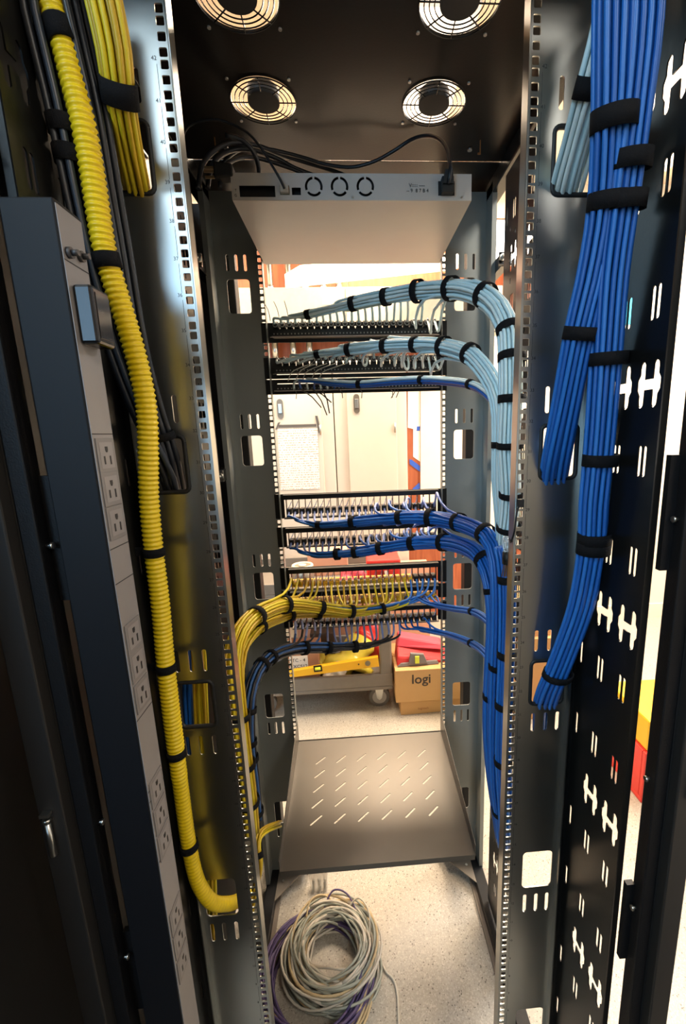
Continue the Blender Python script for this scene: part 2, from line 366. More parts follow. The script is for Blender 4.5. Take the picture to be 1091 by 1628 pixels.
def flat(name, label, cat, pix, m, Y=YP, th=.0012, **k):
    ps = [at(x, y, Y) for x, y in pix]; c = sum(ps, Vector())/len(ps)
    o = MB().prism([(p.x-c.x, 0, p.z-c.z) for p in ps], (0, -th, 0)).obj(name, m); o.location = (c.x, Y, c.z)
    return tag(o, label, cat, **k)
flat('paper_sheet', 'large printed sheet of paper taped to the left grey enclosure', 'paper', [(441, 682), (505, 681), (509, 777), (447, 779)], PAPER)
TAPE = mat('dark_tape', (84, 80, 76), .5); BTAPE = mat('blue_painters_tape', (52, 92, 190), .6)
flat('tape_strip', 'dark tape strip along the top edge of the taped paper', 'tape', [(443, 675.5), (503, 674), (503, 678), (443, 680)], TAPE, YP-.0013)
flat('tape_strip', 'dark slanted tape strip at the upper right corner of the taped paper', 'tape', [(501, 661), (505, 661), (511, 689), (507, 689)], TAPE, YP-.0026)
flat('tape_strip', 'short dark tape strip at the upper left corner of the taped paper', 'tape', [(438, 683), (440, 683), (446, 671), (442, 672)], TAPE, YP-.0026)
YW = WF-.02
flat('white_board', 'tall cream board standing on the wall right of the grey enclosures', 'board', [(668.5, 500), (860, 500), (860, 872), (668.5, 860)], mat('cream_board', (244, 232, 206), .6), YW, .012)
flat('paper_sheet', 'narrow white sheet with handwriting hanging on the plywood beside the cream board', 'paper', [(648.5, 570), (668, 570), (668, 734), (657, 726), (657, 682), (648.5, 680)], mat('white_paper', (246, 240, 228), .7), YW, .001)
flat('tape_strip', 'small square of blue tape on the narrow white sheet', 'tape', [(663, 678), (668, 678), (667.5, 685), (662.5, 685)], BTAPE, YW-.002)
flat('tape_strip', 'blue tape strip slanting across the narrow plywood gap', 'tape', [(651, 730), (655, 731), (668, 741), (668, 750), (651.5, 738)], BTAPE, YW-.002)
flat('tape_strip', 'lowest blue tape strip slanting up toward the cream board', 'tape', [(656, 777), (667, 767), (668.5, 776), (659, 782)], BTAPE, YW-.002)

# ------------------------------------------------------------------ cart with tools, boxes
CART = mat('grey_cart_plastic', (120, 112, 102), .55, 0, .1, 30, .2, 120)
t = thing('utility_cart', 'grey plastic utility cart on casters carrying tools behind the rack', 'cart', (-.25, 1.62, 0)); c = t.location
X0, X1, Y0, Y1 = -.62-c.x, .145-c.x, 1.45-c.y, 1.95-c.y
def tray(nm, z0, z1):
    MB().box(X0, X1, Y0, Y1, z0, z0+.02).box(X0, X1, Y0, Y0+.02, z0+.02, z1).box(X0, X1, Y1-.02, Y1, z0+.02, z1).box(X0, X0+.02, Y0+.02, Y1-.02, z0+.02, z1).box(X1-.02, X1, Y0+.02, Y1-.02, z0+.02, z1).obj(nm, CART, t, bevel=.004)
tray('lower_tray', .125, .215); tray('upper_tray', .66, .735)
for xx in (X0, X1-.066):
    for yy in (Y0, Y1-.05): box('post', CART, t, xx+.001, xx+.065, yy+.001, yy+.049, .14, .70, .01)
for xx in (X0+.09, X1-.07):
    for yy in (Y0+.06, Y1-.1):
        w_ = MB().cyl((xx, yy-.016, .057), (0, 1, 0), .056, .032, 24).obj('caster_wheel', mat('caster_rubber', (92, 86, 80), .6), t)
        MB().cyl((xx, yy-.018, .057), (0, 1, 0), .038, .036, 20).obj('hub', mat('caster_hub', (150, 144, 136), .5), w_)
        MB().prism([(xx-.024, yy-.024, .124), (xx+.024, yy-.024, .124), (xx+.014, yy-.024, .055), (xx, yy-.024, .043), (xx-.014, yy-.024, .055)], (0, .005, 0)).prism([(xx-.024, yy+.019, .124), (xx+.024, yy+.019, .124), (xx+.014, yy+.019, .055), (xx, yy+.019, .043), (xx-.014, yy+.019, .055)], (0, .005, 0)).box(xx-.024, xx+.024, yy-.018, yy+.018, .117, .1245).obj('caster_fork', SILVER, t)
# spirit level lying on the lower tray rim
LY = mat('level_yellow', (236, 178, 20), .4)
a = at(458, 1078, 1.44); b = at(603, 1060, 1.44)
t = thing('spirit_level', 'yellow spirit level lying along the edge of the cart lower tray', 'level', a); d = b-a; d.y = 0; u = d.normalized(); L = d.length; up = Vector((-u.z, 0, u.x))
def lv(x, z, y): return u*x+up*z+Vector((0, y, 0))
hh = .055
MB().hexa([lv(0, 0, 0), lv(L, 0, 0), lv(L, 0, .025), lv(0, 0, .025)], [lv(0, hh*.62, 0), lv(L, hh, 0), lv(L, hh, .025), lv(0, hh*.62, .025)]).obj('body', LY, t, bevel=.002)
MB().hexa([lv(L*.29, .016, -.003), lv(L*.38, .016, -.003), lv(L*.38, .016, 0), lv(L*.29, .016, 0)], [lv(L*.29, .05, -.003), lv(L*.38, .05, -.003), lv(L*.38, .05, 0), lv(L*.29, .05, 0)]).obj('vial_frame', BLACK, t)
MB().tube([lv(L*.305, .034, -.005), lv(L*.365, .034, -.005)], .008, 10).obj('vial', mat('level_vial', (214, 224, 60), .2), t)
MB().cyl(lv(L*.88, .028, .001), (0, -1, 0), .014, .006, 20).obj('end_vial', mat('end_vial_grey', (120, 112, 90), .3, .4), t)
MB().cyl(lv(L*.78, .028, .001), (0, -1, 0), .004, .003, 12).obj('hole', BLACK, t)
# carton on cart with shipping label
CARD = mat('cardboard', (196, 152, 98), .75, 0, .05, 15); CARD2 = mat('cardboard_dark', (170, 118, 84), .75, 0, .05, 15); TAPEC = mat('packing_tape', (214, 176, 120), .35)
a = at(452, 1076, 1.5); b = at(497, 1040, 1.5)
t = thing('carton', 'small brown carton with a white shipping label on the cart lower tray', 'box', (a.x, 1.5, .146))
box('body', CARD2, t, 0, b.x-a.x+.03, 0, .2, 0, b.z-.146, .003)
la, lb = at(462, 1070, 1.499), at(489, 1042, 1.499)
box('shipping_label', mat('label_paper', (236, 226, 210), .6), t, la.x-a.x, lb.x-a.x, -.0012, 0, la.z-.146, lb.z-.146)
for k in range(3):
    text('print_line', ['TC - 4', 'BXCS12', 'CARTON'][k], .026, BLACK if k < 2 else mat('red_print', (190, 80, 60), .6), t, FACE(((la.x+lb.x)/2-a.x, -.0016, (lb.z-.146)-.025-k*.035)))
# plastic bag and yellow gloves on the cart
def blob(name, label, cat, cx, cy, cz, rx, ry, rz, m, seed=1, amp=.25, nz=0, **k):
    bm = bmesh.new(); bmesh.ops.create_icosphere(bm, subdivisions=3, radius=1); rnd = random.Random(seed)
    ph = [(rnd.uniform(1.5, 5), rnd.uniform(1.5, 5), rnd.uniform(1.5, 5), rnd.uniform(0, 6)) for _ in range(4)]
    for v in bm.verts:
        s = 1+sum(amp/4*math.sin(v.co.x*p[0]+v.co.y*p[1]+v.co.z*p[2]+p[3])*1.6 for p in ph)
        v.co = Vector((v.co.x*s*rx, v.co.y*s*ry, max(v.co.z*s, -.55)*rz))
    me = bpy.data.meshes.new(name); bm.to_mesh(me); bm.free(); me.polygons.foreach_set('use_smooth', [True]*len(me.polygons))
    o = link(name, me, m); o.location = (cx, cy, cz+.55*rz); return tag(o, label, cat, **k)
YBAG = mat('yellow_plastic_bag', (226, 200, 70), .3, 0, .15, 20, .6, 40); CBAG = mat('clear_bag', (226, 214, 190), .2, 0, .1, 20, .6, 40)
c = at(562, 1052, 1.62); blob('plastic_bag', 'crumpled yellow plastic bag on the cart lower tray', 'bag', c.x-.02, 1.66, .146, .11, .12, .09, YBAG, 3, .5)
c = at(534, 1054, 1.55); blob('plastic_bag', 'pale translucent bag beside the yellow bag on the cart', 'bag', c.x-.01, 1.53, .146, .055, .035, .06, CBAG, 5, .5)
c = at(510, 1040, 1.6); blob('work_glove', 'yellow and grey work glove on the cart lower tray', 'glove', c.x-.02, 1.6, .146, .045, .05, .10, mat('glove_yellow', (190, 170, 60), .7), 8, .6)
a = at(510, 1062, 1.7)
t = thing('tool_case', 'dark brown open case standing behind the level on the cart', 'case', (a.x, 1.79, .146)); box('body', mat('dark_case', (70, 50, 34), .6), t, -.06, .08, 0, .1, 0, .16, .004); box('lid', mat('dark_case', (70, 50, 34), .6), t, -.06, .08, .1, .11, .02, .2, .003)
# things on the upper tray
def onz(x, Y): return at(x, 900, Y).x
SILT = mat('silver_tape', (150, 140, 124), .35, .6)
t = thing('tape_roll', 'silver roll of tape lying on the cart upper tray', 'tape roll', (onz(481, 1.6), 1.6, .68))
MB().cyl((0, 0, 0), (0, 0, 1), .058, .1, 24).obj('roll', SILT, t); MB().ring((0, 0, .1), (0, 0, 1), .05, .008).cyl((0, 0, .1), (0, 0, 1), .02, .006).obj('rim', mat('tape_core', (200, 190, 170), .5), t)
RED = mat('red_plastic', (214, 52, 44), .4); PINK = mat('pink_red_fabric', (206, 70, 84), .6)
t = thing('drill_case', 'red plastic case on the cart upper tray', 'case', (onz(620, 1.7), 1.68, .68)); box('body', RED, t, -.13, .05, -.08, .1, 0, .11, .008); box('handle', RED, t, -.08, 0, -.09, -.08, .05, .07, .002)
t = thing('carton', 'peach coloured carton on the cart upper tray behind the patch panels', 'box', (onz(520, 1.8), 1.8, .68)); box('body', mat('peach_card', (214, 160, 130), .7), t, -.1, .12, -.08, .08, 0, .14, .003)
blob('cloth', 'dark red rag bundled on the cart upper tray', 'cloth', onz(556, 1.55), 1.56, .68, .07, .05, .05, PINK, 12, .5)
t = thing('carton', 'peach coloured carton under the upper tray standing on the wall shelf', 'box', (at(560, 955, 1.98).x, 2.02, 0.0)); box('body', mat('peach_card', (214, 160, 130), .7), t, -.36, .5, 0, .14, 0, .62, .003); box('packing_tape', TAPEC, t, -.02, .03, -.0012, 0, .1, .62)
# red pouch, lower red bag
blob('red_bag', 'bright red tool bag at the back of the cart lower tray', 'bag', at(585, 1015, 1.8).x, 1.78, .146, .09, .07, .13, RED, 21, .3)
# carton stack with lettering
def carton(label, x0, x1, y0, y1, z0, z1, m=CARD, rot=0):
    t = thing('carton', label, 'box', ((x0+x1)/2, (y0+y1)/2, z0), rot=(0, 0, rot)); hx, hy, h = (x1-x0)/2, (y1-y0)/2, z1-z0
    box('body', m, t, -hx, hx, -hy, hy, 0, h-.003, .002)
    box('flap', m, t, -hx, hx, -hy, -.002, h-.003, h); box('flap', m, t, -hx, hx, .002, hy, h-.003, h)
    return t
low = carton('flat brown carton on the floor under the bigger logi box', .175, .5, 1.41, 1.7, 0, .083, rot=.04)
big = carton('brown carton marked logi standing on the flat carton', .155, .5, 1.39, 1.70, .083, .262)
p = at(670, 1080, 1.39); INK = mat('dark_print', (58, 48, 42), .6)
text('lettering', 'logi', .072, INK, big, FACE((p.x-big.location.x, -.1555, p.z-.083)), bold=.001)
p = at(671, 1124, 1.42); text('lettering', 'logitech', .018, mat('brown_print', (150, 100, 56), .6), low, FACE((p.x-low.location.x, -.1455, p.z)))
# red and grey tool pouch on the box
p = at(668, 1030, 1.43)
t = thing('tool_pouch', 'red and grey tool pouch with a yellow vial lying on the logi box', 'pouch', (p.x, 1.5, .263)); GRP = mat('grey_webbing', (112, 104, 100), .7)
MB().hexa([(-.12, -.07, 0), (.17, -.05, 0), (.17, .08, 0), (-.12, .08, 0)], [(-.115, -.06, .055), (.15, -.04, .012), (.15, .07, .03), (-.11, .07, .1)]).obj('body', mat('red_fabric', (196, 48, 48), .6), t, bevel=.012)
MB().hexa([(-.115, .0, .075), (.15, .0, .04), (.15, .09, .05), (-.11, .09, .08)], [(-.1, .02, .125), (.13, .02, .07), (.13, .08, .08), (-.1, .08, .135)]).obj('flap', PINK, t, bevel=.008)
MB().hexa([(-.12, -.076, .002), (.1, -.068, .002), (.1, -.06, .002), (-.12, -.06, .002)], [(-.1, -.07, .018), (.09, -.062, .018), (.09, -.055, .02), (-.1, -.055, .02)]).obj('webbing', GRP, t, bevel=.002)
MB().hexa([(-.06, -.078, .01), (.04, -.074, .01), (.04, -.06, .01), (-.06, -.06, .01)], [(-.05, -.07, .07), (.02, -.066, .06), (.02, -.05, .06), (-.05, -.05, .07)]).obj('webbing', GRP, t, bevel=.003)
MB().box(-.028, -.006, -.082, -.074, .018, .058).obj('vial', mat('level_vial', (214, 224, 60), .2), t, bevel=.002)
# boxes right of the rack seen beyond the far rail
b1 = carton('large brown carton on the floor right of the logi box', .56, .95, 1.3, 1.65, 0, .44)
b2 = carton('smaller tan carton on top of the large carton at the right', .58, .93, 1.33, 1.63, .44, .60, mat('cardboard_tan', (206, 160, 112), .75))
GREEN = mat('green_plastic', (98, 190, 96), .5)
t = thing('green_tote', 'bright green plastic box on the floor behind the right far rail', 'box', (.53, 1.16, 0)); 
MB().box(-.045, .0, -.03, .1, 0, .23).obj('body', GREEN, t, bevel=.004); box('lid', GREEN, t, -.05, .005, -.035, .105, .23, .24, .002)

# ------------------------------------------------------------------ the rack cabinet
U = .04445; YFAR = .576; ZR0, ZR1 = .03, 2.03
rack = thing('server_rack', 'open black and zinc server rack cabinet seen from behind', 'rack', (0, 0, 0))
CUTS = [(1.834, 1.754), (1.449, 1.369), (1.065, .985), (.6803, .6004), (.2979, .218)]
SLOTS = [(1.8905, 1.8524), (1.5051, 1.4669), (1.1202, 1.0828), (.9678, .9326), (.5843, .5435), (.2, .165)]
def rail_mesh(side, xo, near):
    holes = []; z = 1.9+2*U
    while z-U > ZR0+.005:
        for dz in (.00635, .022225, .0381): holes.append(rrect(side*.2325, z-dz, .0098, .0098, .0014, 2))
        z -= U
    for a, b in CUTS: holes.append(rrect(side*.2895, (a+b)/2, .056, a-b, .008, 4))
    for a, b in SLOTS:
        for x in (.2685, .2903, .3114): holes.append(rrect(side*x, (a+b)/2, .0068, a-b, .00335, 4))
    o = [(side*.2258, ZR0), (side*xo, ZR0), (side*xo, ZR1), (side*.2258, ZR1)]
    return plate2d('mounting_rail', o, holes, .002, XZ)
for side in (-1, 1):
    for near in (True, False):
        xo = .324 if near else .342; y = 0 if near else YFAR
        me = rail_mesh(-1, xo, near)
        if side > 0: me.transform(Matrix.Diagonal((-1, 1, 1, 1))); me.flip_normals()
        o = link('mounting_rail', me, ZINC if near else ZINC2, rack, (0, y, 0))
        s = side; sg = 1 if near else -1
        f = MB().box(s*.2240, s*.2258, min(0, sg*.022), max(0, sg*.022), ZR0, ZR1)
        f.obj('inner_flange', ZINC if near else ZINC2, o)
        f = MB().box(s*xo, s*(xo+.002), -.014 if near else -.05, .001, ZR0, ZR1)
        if not near: f.box(s*(xo+.002), s*(xo+.012), -.05, -.048, ZR0, ZR1)
        f.obj('outer_flange', ZINC if near else ZINC2, o)
        if near:     # printed unit numbers and unit lines
            mb = MB(); 
            for n in range(0, 42):
                zt = 1.9-n*U
                mb.box(s*.2415, s*.2419, -.0013, -.00101, zt-U+.003, zt-.006)
            tag(mb.obj('unit_lines', mat('print_dark', (40, 42, 44), .6), o), kind='stuff')
            for n in range(0, 38):
                text('unit_number', str(42-n), .0066, mat('print_dark', (40, 42, 44), .6), o, FACE((s*.2445, -.00112, 1.9-n*U)), ext=.00008)
            for j in (0, 1, 2):     # rubber edging in the upper three cut-outs
                a, b = CUTS[j]; pl = rrect(side*.2895, (a+b)/2, .056, a-b, .008, 4)
                pts = [Vector((p[0], 0, p[1])) for p in pl]; pts.append(pts[0])
                MB().tube(pts, .0036, 8, False).obj('edge_trim', RUBBER, o)
# lacing panels with key slots, both sides
def lacing(side, rear):
    holes = []
    def slot(y, z, w=.0068, h=.038): holes.append(rrect(y, z, w, h, w/2*.98, 3))
    def key(y, z):
        # H shaped tool-less hole
        w, h = .0215, .0275; p = []
        q = [(.007, .006), (.0075, h-.004), (.0095, h-.001), (.0125, h), (.0165, h-.003), (.0175, h-.008), (.0175, .012), (w, .006)]
        for sx, sy, rev in ((1, 1, 0), (1, -1, 1), (-1, -1, 0), (-1, 1, 1)):
            qq = q[::-1] if rev else q
            p += [(y+sx*a, z+sy*b) for a, b in qq]
        p = p[:]; holes.append(p)
    ys = [-.127, -.0725, -.018] if rear else [.262, .31, .358, .40]
    for k in range(0, 7):
        zk = 1.8065-.3137*k
        for i, y in enumerate(ys):
            edge = y in (-.018, .40)
            if not edge: key(y, zk)
            for dz in (.092, -.092):
                if zk+dz > 1.97 or zk+dz < .06: continue
                if edge: slot(y, zk+dz)
                else: slot(y-.0048, zk+dz); slot(y+.0048, zk+dz)
            if not rear and not edge:
                slot(y-.012, zk+.045, .005, .012); slot(y+.012, zk-.045, .005, .012); slot(y+.02, zk+.06, .005, .012)
    ya, yb = (-.153, -.004) if rear else (.235, .415)
    me = plate2d('lacing_panel', [(ya, .045), (yb, .045), (yb, 1.985), (ya, 1.985)], holes, .0018, YZ)
    p = link('lacing_panel', me, LACE, rack, (side*.3375, 0, 0))
    f = MB().box(side*.0009, side*.009, *((ya, ya+.0018) if rear else (yb-.0018, yb)), .045, 1.985)
    if rear: f.box(-side*.0009, -side*.0125, yb-.002, yb-.0002, .045, 1.985)
    f.obj('flange', LACE, p)
for s in (-1, 1): lacing(s, True); lacing(s, False)
# frame: front posts, rear posts, roof beams, base beams
PBLK = BLACK
for s in (-1, 1):
    box('front_post', PBLK, rack, s*.316, .352 if s > 0 else -.4355, .655, .70, 0, 2.04, .003)
    o = box('rear_post', PBLK, rack, s*.3585, s*.377, -.182, -.160, 0, 2.06, .002)
    box('post_ridge', mat('dark_grey_coat', (34, 33, 32), .5, .1), o, s*.377, s*.379, -.181, -.162, 0, 2.06)
    box('rear_post', mat('dark_grey_coat', (34, 33, 32), .5, .1), rack, s*.3795, s*.408, -.196, -.170, 0, 2.06, .002)
    box('base_beam', PBLK, rack, s*.318, s*.352, -.15, .65, .006, .036, .002)
    box('base_ledge', mat('base_grey', (116, 106, 96), .5, .3), rack, s*.306, s*.3175, -.15, .65, .0, .012)
    for z, h in ((1.34, .07), (.73, .068)):
        box('bracket', PBLK, rack, s*.346, s*.358, -.166, -.158, z-h, z+h)
    for z in (1.335, .98, .765, 1.72):
        MB().cyl((s*.3582, -.172, z), (-s, 0, 0), .0022, .006, 10).cyl((s*.354, -.172, z), (-s, 0, 0), .004, .003, 6).obj('screw', SILVER, rack)
    # pin latch of the rear door
    MB().cyl((s*.396, -.2, .965), (0, 0, 1), .0035, .045, 10).cyl((s*.396, -.2, 1.012), (0, 0, 1), .0045, .004, 10).box(s*.396-.005, s*.396+.005, -.204, -.1965, 1.02, 1.024).obj('latch_pin', SILVER, rack)
    # depth brace of the far rail
    for z in (1.352, .80, 1.842):
        br = MB().box(s*.3445, s*.374, .47, .473, z-.014, z-.011).box(s*.3445, s*.374, .47, .473, z+.011, z+.014).box(s*.3445, s*.374, .473, .476, z-.014, z+.014).obj('brace', SILVER if s < 0 else BLACKG, rack)
        MB().cyl((s*.350, .47, z), (0, -1, 0), .008, .01, 6).cyl((s*.350, .46, z), (0, -1, 0), .004, .012, 8).obj('bolt', SILVER, br)
        box('depth_beam', BLACKG, rack, s*.352, s*.372, .477, .65, z-.015, z+.015)
    # corner gussets on the floor frame
    g = MB().prism([(s*.318, y, .0365) for y in (.47, .6)]+[(s*.215, .6, .0365), (s*.215, .585, .0365)], (0, 0, .003)).obj('corner_gusset', mat('gusset_grey', (120, 112, 102), .45, .5), rack)
    for q in ((.30, .53), (.30, .57), (.26, .583)): MB().cyl((s*q[0], q[1], .0396), (0, 0, 1), .004, .003, 8).obj('bolt', SILVER, g)
box('base_beam', PBLK, rack, -.317, .317, .605, .65, .006, .036, .002)
# left side panel and its ribs
sp_ = box('side_panel', mat('side_panel_black', (10, 10, 10), .5, .2), rack, -.44, -.436, -.33, .72, .02, 2.06)
for y in (-.10, -.06, -.02): box('rib', mat('side_panel_black', (10, 10, 10), .5, .2), sp_, -.4359, -.426, y, y+.012, .02, 2.06)
# roof with four stamped fan grilles
def circ(cx, cy, r, n=48): return [(cx+r*math.cos(2*PI*k/n), cy+r*math.sin(2*PI*k/n)) for k in range(n)]
FANS = [(s*.157, y) for y in (.098, .30) for s in (-1, 1)]; ZT = 2.046
me = plate2d('roof', [(-.434, -.20), (.372, -.20), (.372, .478), (-.434, .478)], [circ(x, y, .058) for x, y in FANS], .0016, Matrix.Identity(4))
ROOFM = mat('black_roof_steel', (17, 16, 15), .3, .45, .1, 20, .04, 200)
roof = link('roof', me, ROOFM, rack, (0, 0, ZT))
for x, y in FANS:
    g = MB(); g.ring((x, y, -.003), (0, 0, 1), .0585, .0012, 48)
    for r in (.036, .0435, .051): g.ring((x, y, -.003), (0, 0, 1), r, .0010, 40, 5)
    for k in range(8):
        a = k*PI/4; g.tube([(x+.028*math.cos(a), y+.028*math.sin(a), -.0035), (x+.058*math.cos(a), y+.058*math.sin(a), -.0035)], .0011, 5)
    go = g.obj('fan_guard', BLACKG, roof)
    h = MB(); h.cyl((x, y, -.004), (0, 0, 1), .0285, .02, 28).obj('fan_hub', RUBBER, roof)
    sc_ = MB()
    for k in range(4):
        a = PI/4+k*PI/2; sc_.cyl((x+.0742*math.cos(a), y+.0742*math.sin(a), -.003), (0, 0, 1), .0028, .003, 8)
    tag(sc_.obj('fan_screw', SILVER, roof), kind='stuff')
box('roof_front', ROOFM, rack, -.37, .37, .4815, .70, ZT-.0008, ZT+.0008)
for s in (-1, 1): box('roof_beam', BLACKG, rack, s*.342, s*.372, -.16, .70, 2.006, 2.044, .002)
for s in (-1, 1):
    c = MB().cyl((s*.26, .43, ZT-.006), (0, 0, 1), .005, .005, 10).obj('screw', SILVER, rack)
    MB().box(s*.274, s*.276, .40, .403, ZT-.028, ZT-.002).box(s*.270, s*.2739, .40, .403, ZT-.028, ZT-.025).obj('hook', mat('brass', (180, 130, 80), .4, .8), rack)

# ------------------------------------------------------------------ cantilever shelf
ST = mat('shelf_steel', (92, 88, 82), .36, .55, .06, 20, .03, 200)
shelf = thing('rack_shelf', 'dark steel cantilever shelf with rows of slanted slots at the bottom of the rack', 'shelf', (0, .575, .515))
ang = math.atan2(.515-.486, .575-.175); L = .402
sl = []
for r in range(5):
    for c in range(6):
        x = -.1505+c*.0598; y = -.088-r*.0485
        d = Vector((.0125, .0115)); n = Vector((-.0115, .0125)).normalized()*.0024; q = []
        for k in range(5): a = -PI/2+PI*k/4; q.append(Vector((x, y))+d+d.normalized()*.0024*math.cos(a)+n*math.sin(a))
        for k in range(5): a = PI/2+PI*k/4; q.append(Vector((x, y))-d+d.normalized()*.0024*math.cos(a)+n*math.sin(a))
        sl.append([(v.x, v.y) for v in q])
me = plate2d('tray', [(-.223, -L), (.223, -L), (.223, -.002), (-.223, -.002)], sl, .0016, Matrix.Identity(4)); R_ = Matrix.Rotation(ang, 4, 'X'); me.transform(R_)
link('tray', me, ST, shelf)
for s in (-1, 1):
    pl = [(s*.2245, 0, -.012), (s*.2245, 0, .066), (s*.2245, -.02, .066)]+[(s*.2245, -L, -.0292+.028)]+[(s*.2245, -L, -.0292-.004)]
    MB().prism(pl, (s*-.0016, 0, 0)).obj('side_gusset', ST, shelf)
m_ = MB().box(-.223, .223, -L-.0016, -L, -.014, .001); me = m_.mesh('rear_lip'); me.transform(R_); link('rear_lip', me, ST, shelf)
me = MB().box(-.223, .223, -.004, -.002, -.012, .003).mesh('front_lip'); me.transform(R_); link('front_lip', me, ST, shelf)

# ------------------------------------------------------------------ 1U appliance at the top
SRVM = mat('silver_chassis', (188, 184, 178), .42, .35, .03, 20); YS = .2606
srv = thing('rack_server', 'silver one unit rack appliance mounted under the rack roof with three round fan vents', 'server', (0, YS, 1.8666))
Zs = 1.8666; H = .0436
hl = []
def sxy(x, y): p = at(x, y, YS); return p.x, p.z
fans3 = [sxy(x, y) for x, y in ((499, 296.5), (540, 296.5), (581, 296.5))]
for fx, fz in fans3:
    for k in range(3):
        a0 = math.radians(-30+120*k+7); a1 = math.radians(-30+120*k+113); n = 9
        hl.append([(fx+.0162*math.cos(a0+(a1-a0)*i/n), fz+.0162*math.sin(a0+(a1-a0)*i/n)) for i in range(n+1)]+[(fx+.0118*math.cos(a1-(a1-a0)*i/n), fz+.0118*math.sin(a1-(a1-a0)*i/n)) for i in range(n+1)])
x0, z0 = sxy(381.5, 313); x1, z1 = sxy(437, 295); hl.append([(x0, z0), (x1, z0), (x1, z1), (x0, z1)])
x0, z0 = sxy(697, 311); x1, z1 = sxy(723, 288); hl.append([(x0, z0), (x1, z0), (x1, z1), (x0, z1)])
x0, z0 = sxy(464.5, 310); x1, z1 = sxy(478, 298); hl.append([(x0, z0), (x1, z0), (x1, z1), (x0, z1)])
me = plate2d('rear_face', [(-.22, Zs), (.22, Zs), (.22, Zs+H), (-.22, Zs+H)], hl, .0012, XZ @ Matrix.Identity(4)); me.transform(Matrix.Translation((0, 0, -Zs)))
link('rear_face', me, SRVM, srv, (0, .0008, 0))
D_ = YFAR-YS-.004
body = MB().box(-.22, .22, .0016, D_, 0, .001).box(-.22, .22, .0016, D_, H-.001, H).box(-.22, -.219, .0016, D_, .001, H-.001).box(.219, .22, .0016, D_, .001, H-.001)
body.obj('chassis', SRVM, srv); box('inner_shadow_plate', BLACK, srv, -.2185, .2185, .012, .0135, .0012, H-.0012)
for fx, fz in fans3: MB().cyl((fx, .0115, fz-Zs), (0, -1, 0), .0165, .002, 24).obj('fan', RUBBER, srv)
box('mounting_ear', SRVM, srv, -.2225, -.2205, D_-.02, D_, 0, H); box('mounting_ear', SRVM, srv, .2205, .2225, D_-.02, D_, 0, H)
x0, z0 = sxy(445.5, 310); x1, z1 = sxy(460, 295)
port = MB().box(x0, x1, -.0004, .0, z0-Zs, z1-Zs).obj('network_port', mat('port_metal', (120, 116, 100), .3, .8), srv)
MB().box(x0+.0015, x1-.0015, -.008, -.0005, z0-Zs+.002, z1-Zs-.002).obj('network_plug', mat('clear_plug', (196, 190, 178), .25), port)
x0, z0 = sxy(697, 311); x1, z1 = sxy(723, 288)
MB().box(x0, x1, .0005, .010, z0-Zs, z1-Zs).obj('power_inlet', RUBBER, srv)
for (x, y) in ((561, 314), (734, 314)):
    a, b = sxy(x, y); MB().cyl((a, 0, b-Zs), (0, -1, 0), .0022, .001, 10).obj('screw', SILVER, srv)
PR = mat('server_print', (70, 66, 62), .6); a, b = sxy(663, 295); text('print_line', 'V:::::: ----', .0085, PR, srv, FACE((a, -.0006, b-Zs))); a, b = sxy(664, 303.5); text('print_line', '-- 9  8 7 B 4', .0085, PR, srv, FACE((a, -.0006, b-Zs)))
a, b = sxy(375, 303); text('print_line', 'T', .006, PR, srv, FACE((a, -.0006, b-Zs))); a, b = sxy(375, 311); text('print_line', 'G', .006, PR, srv, FACE((a, -.0006, b-Zs)))

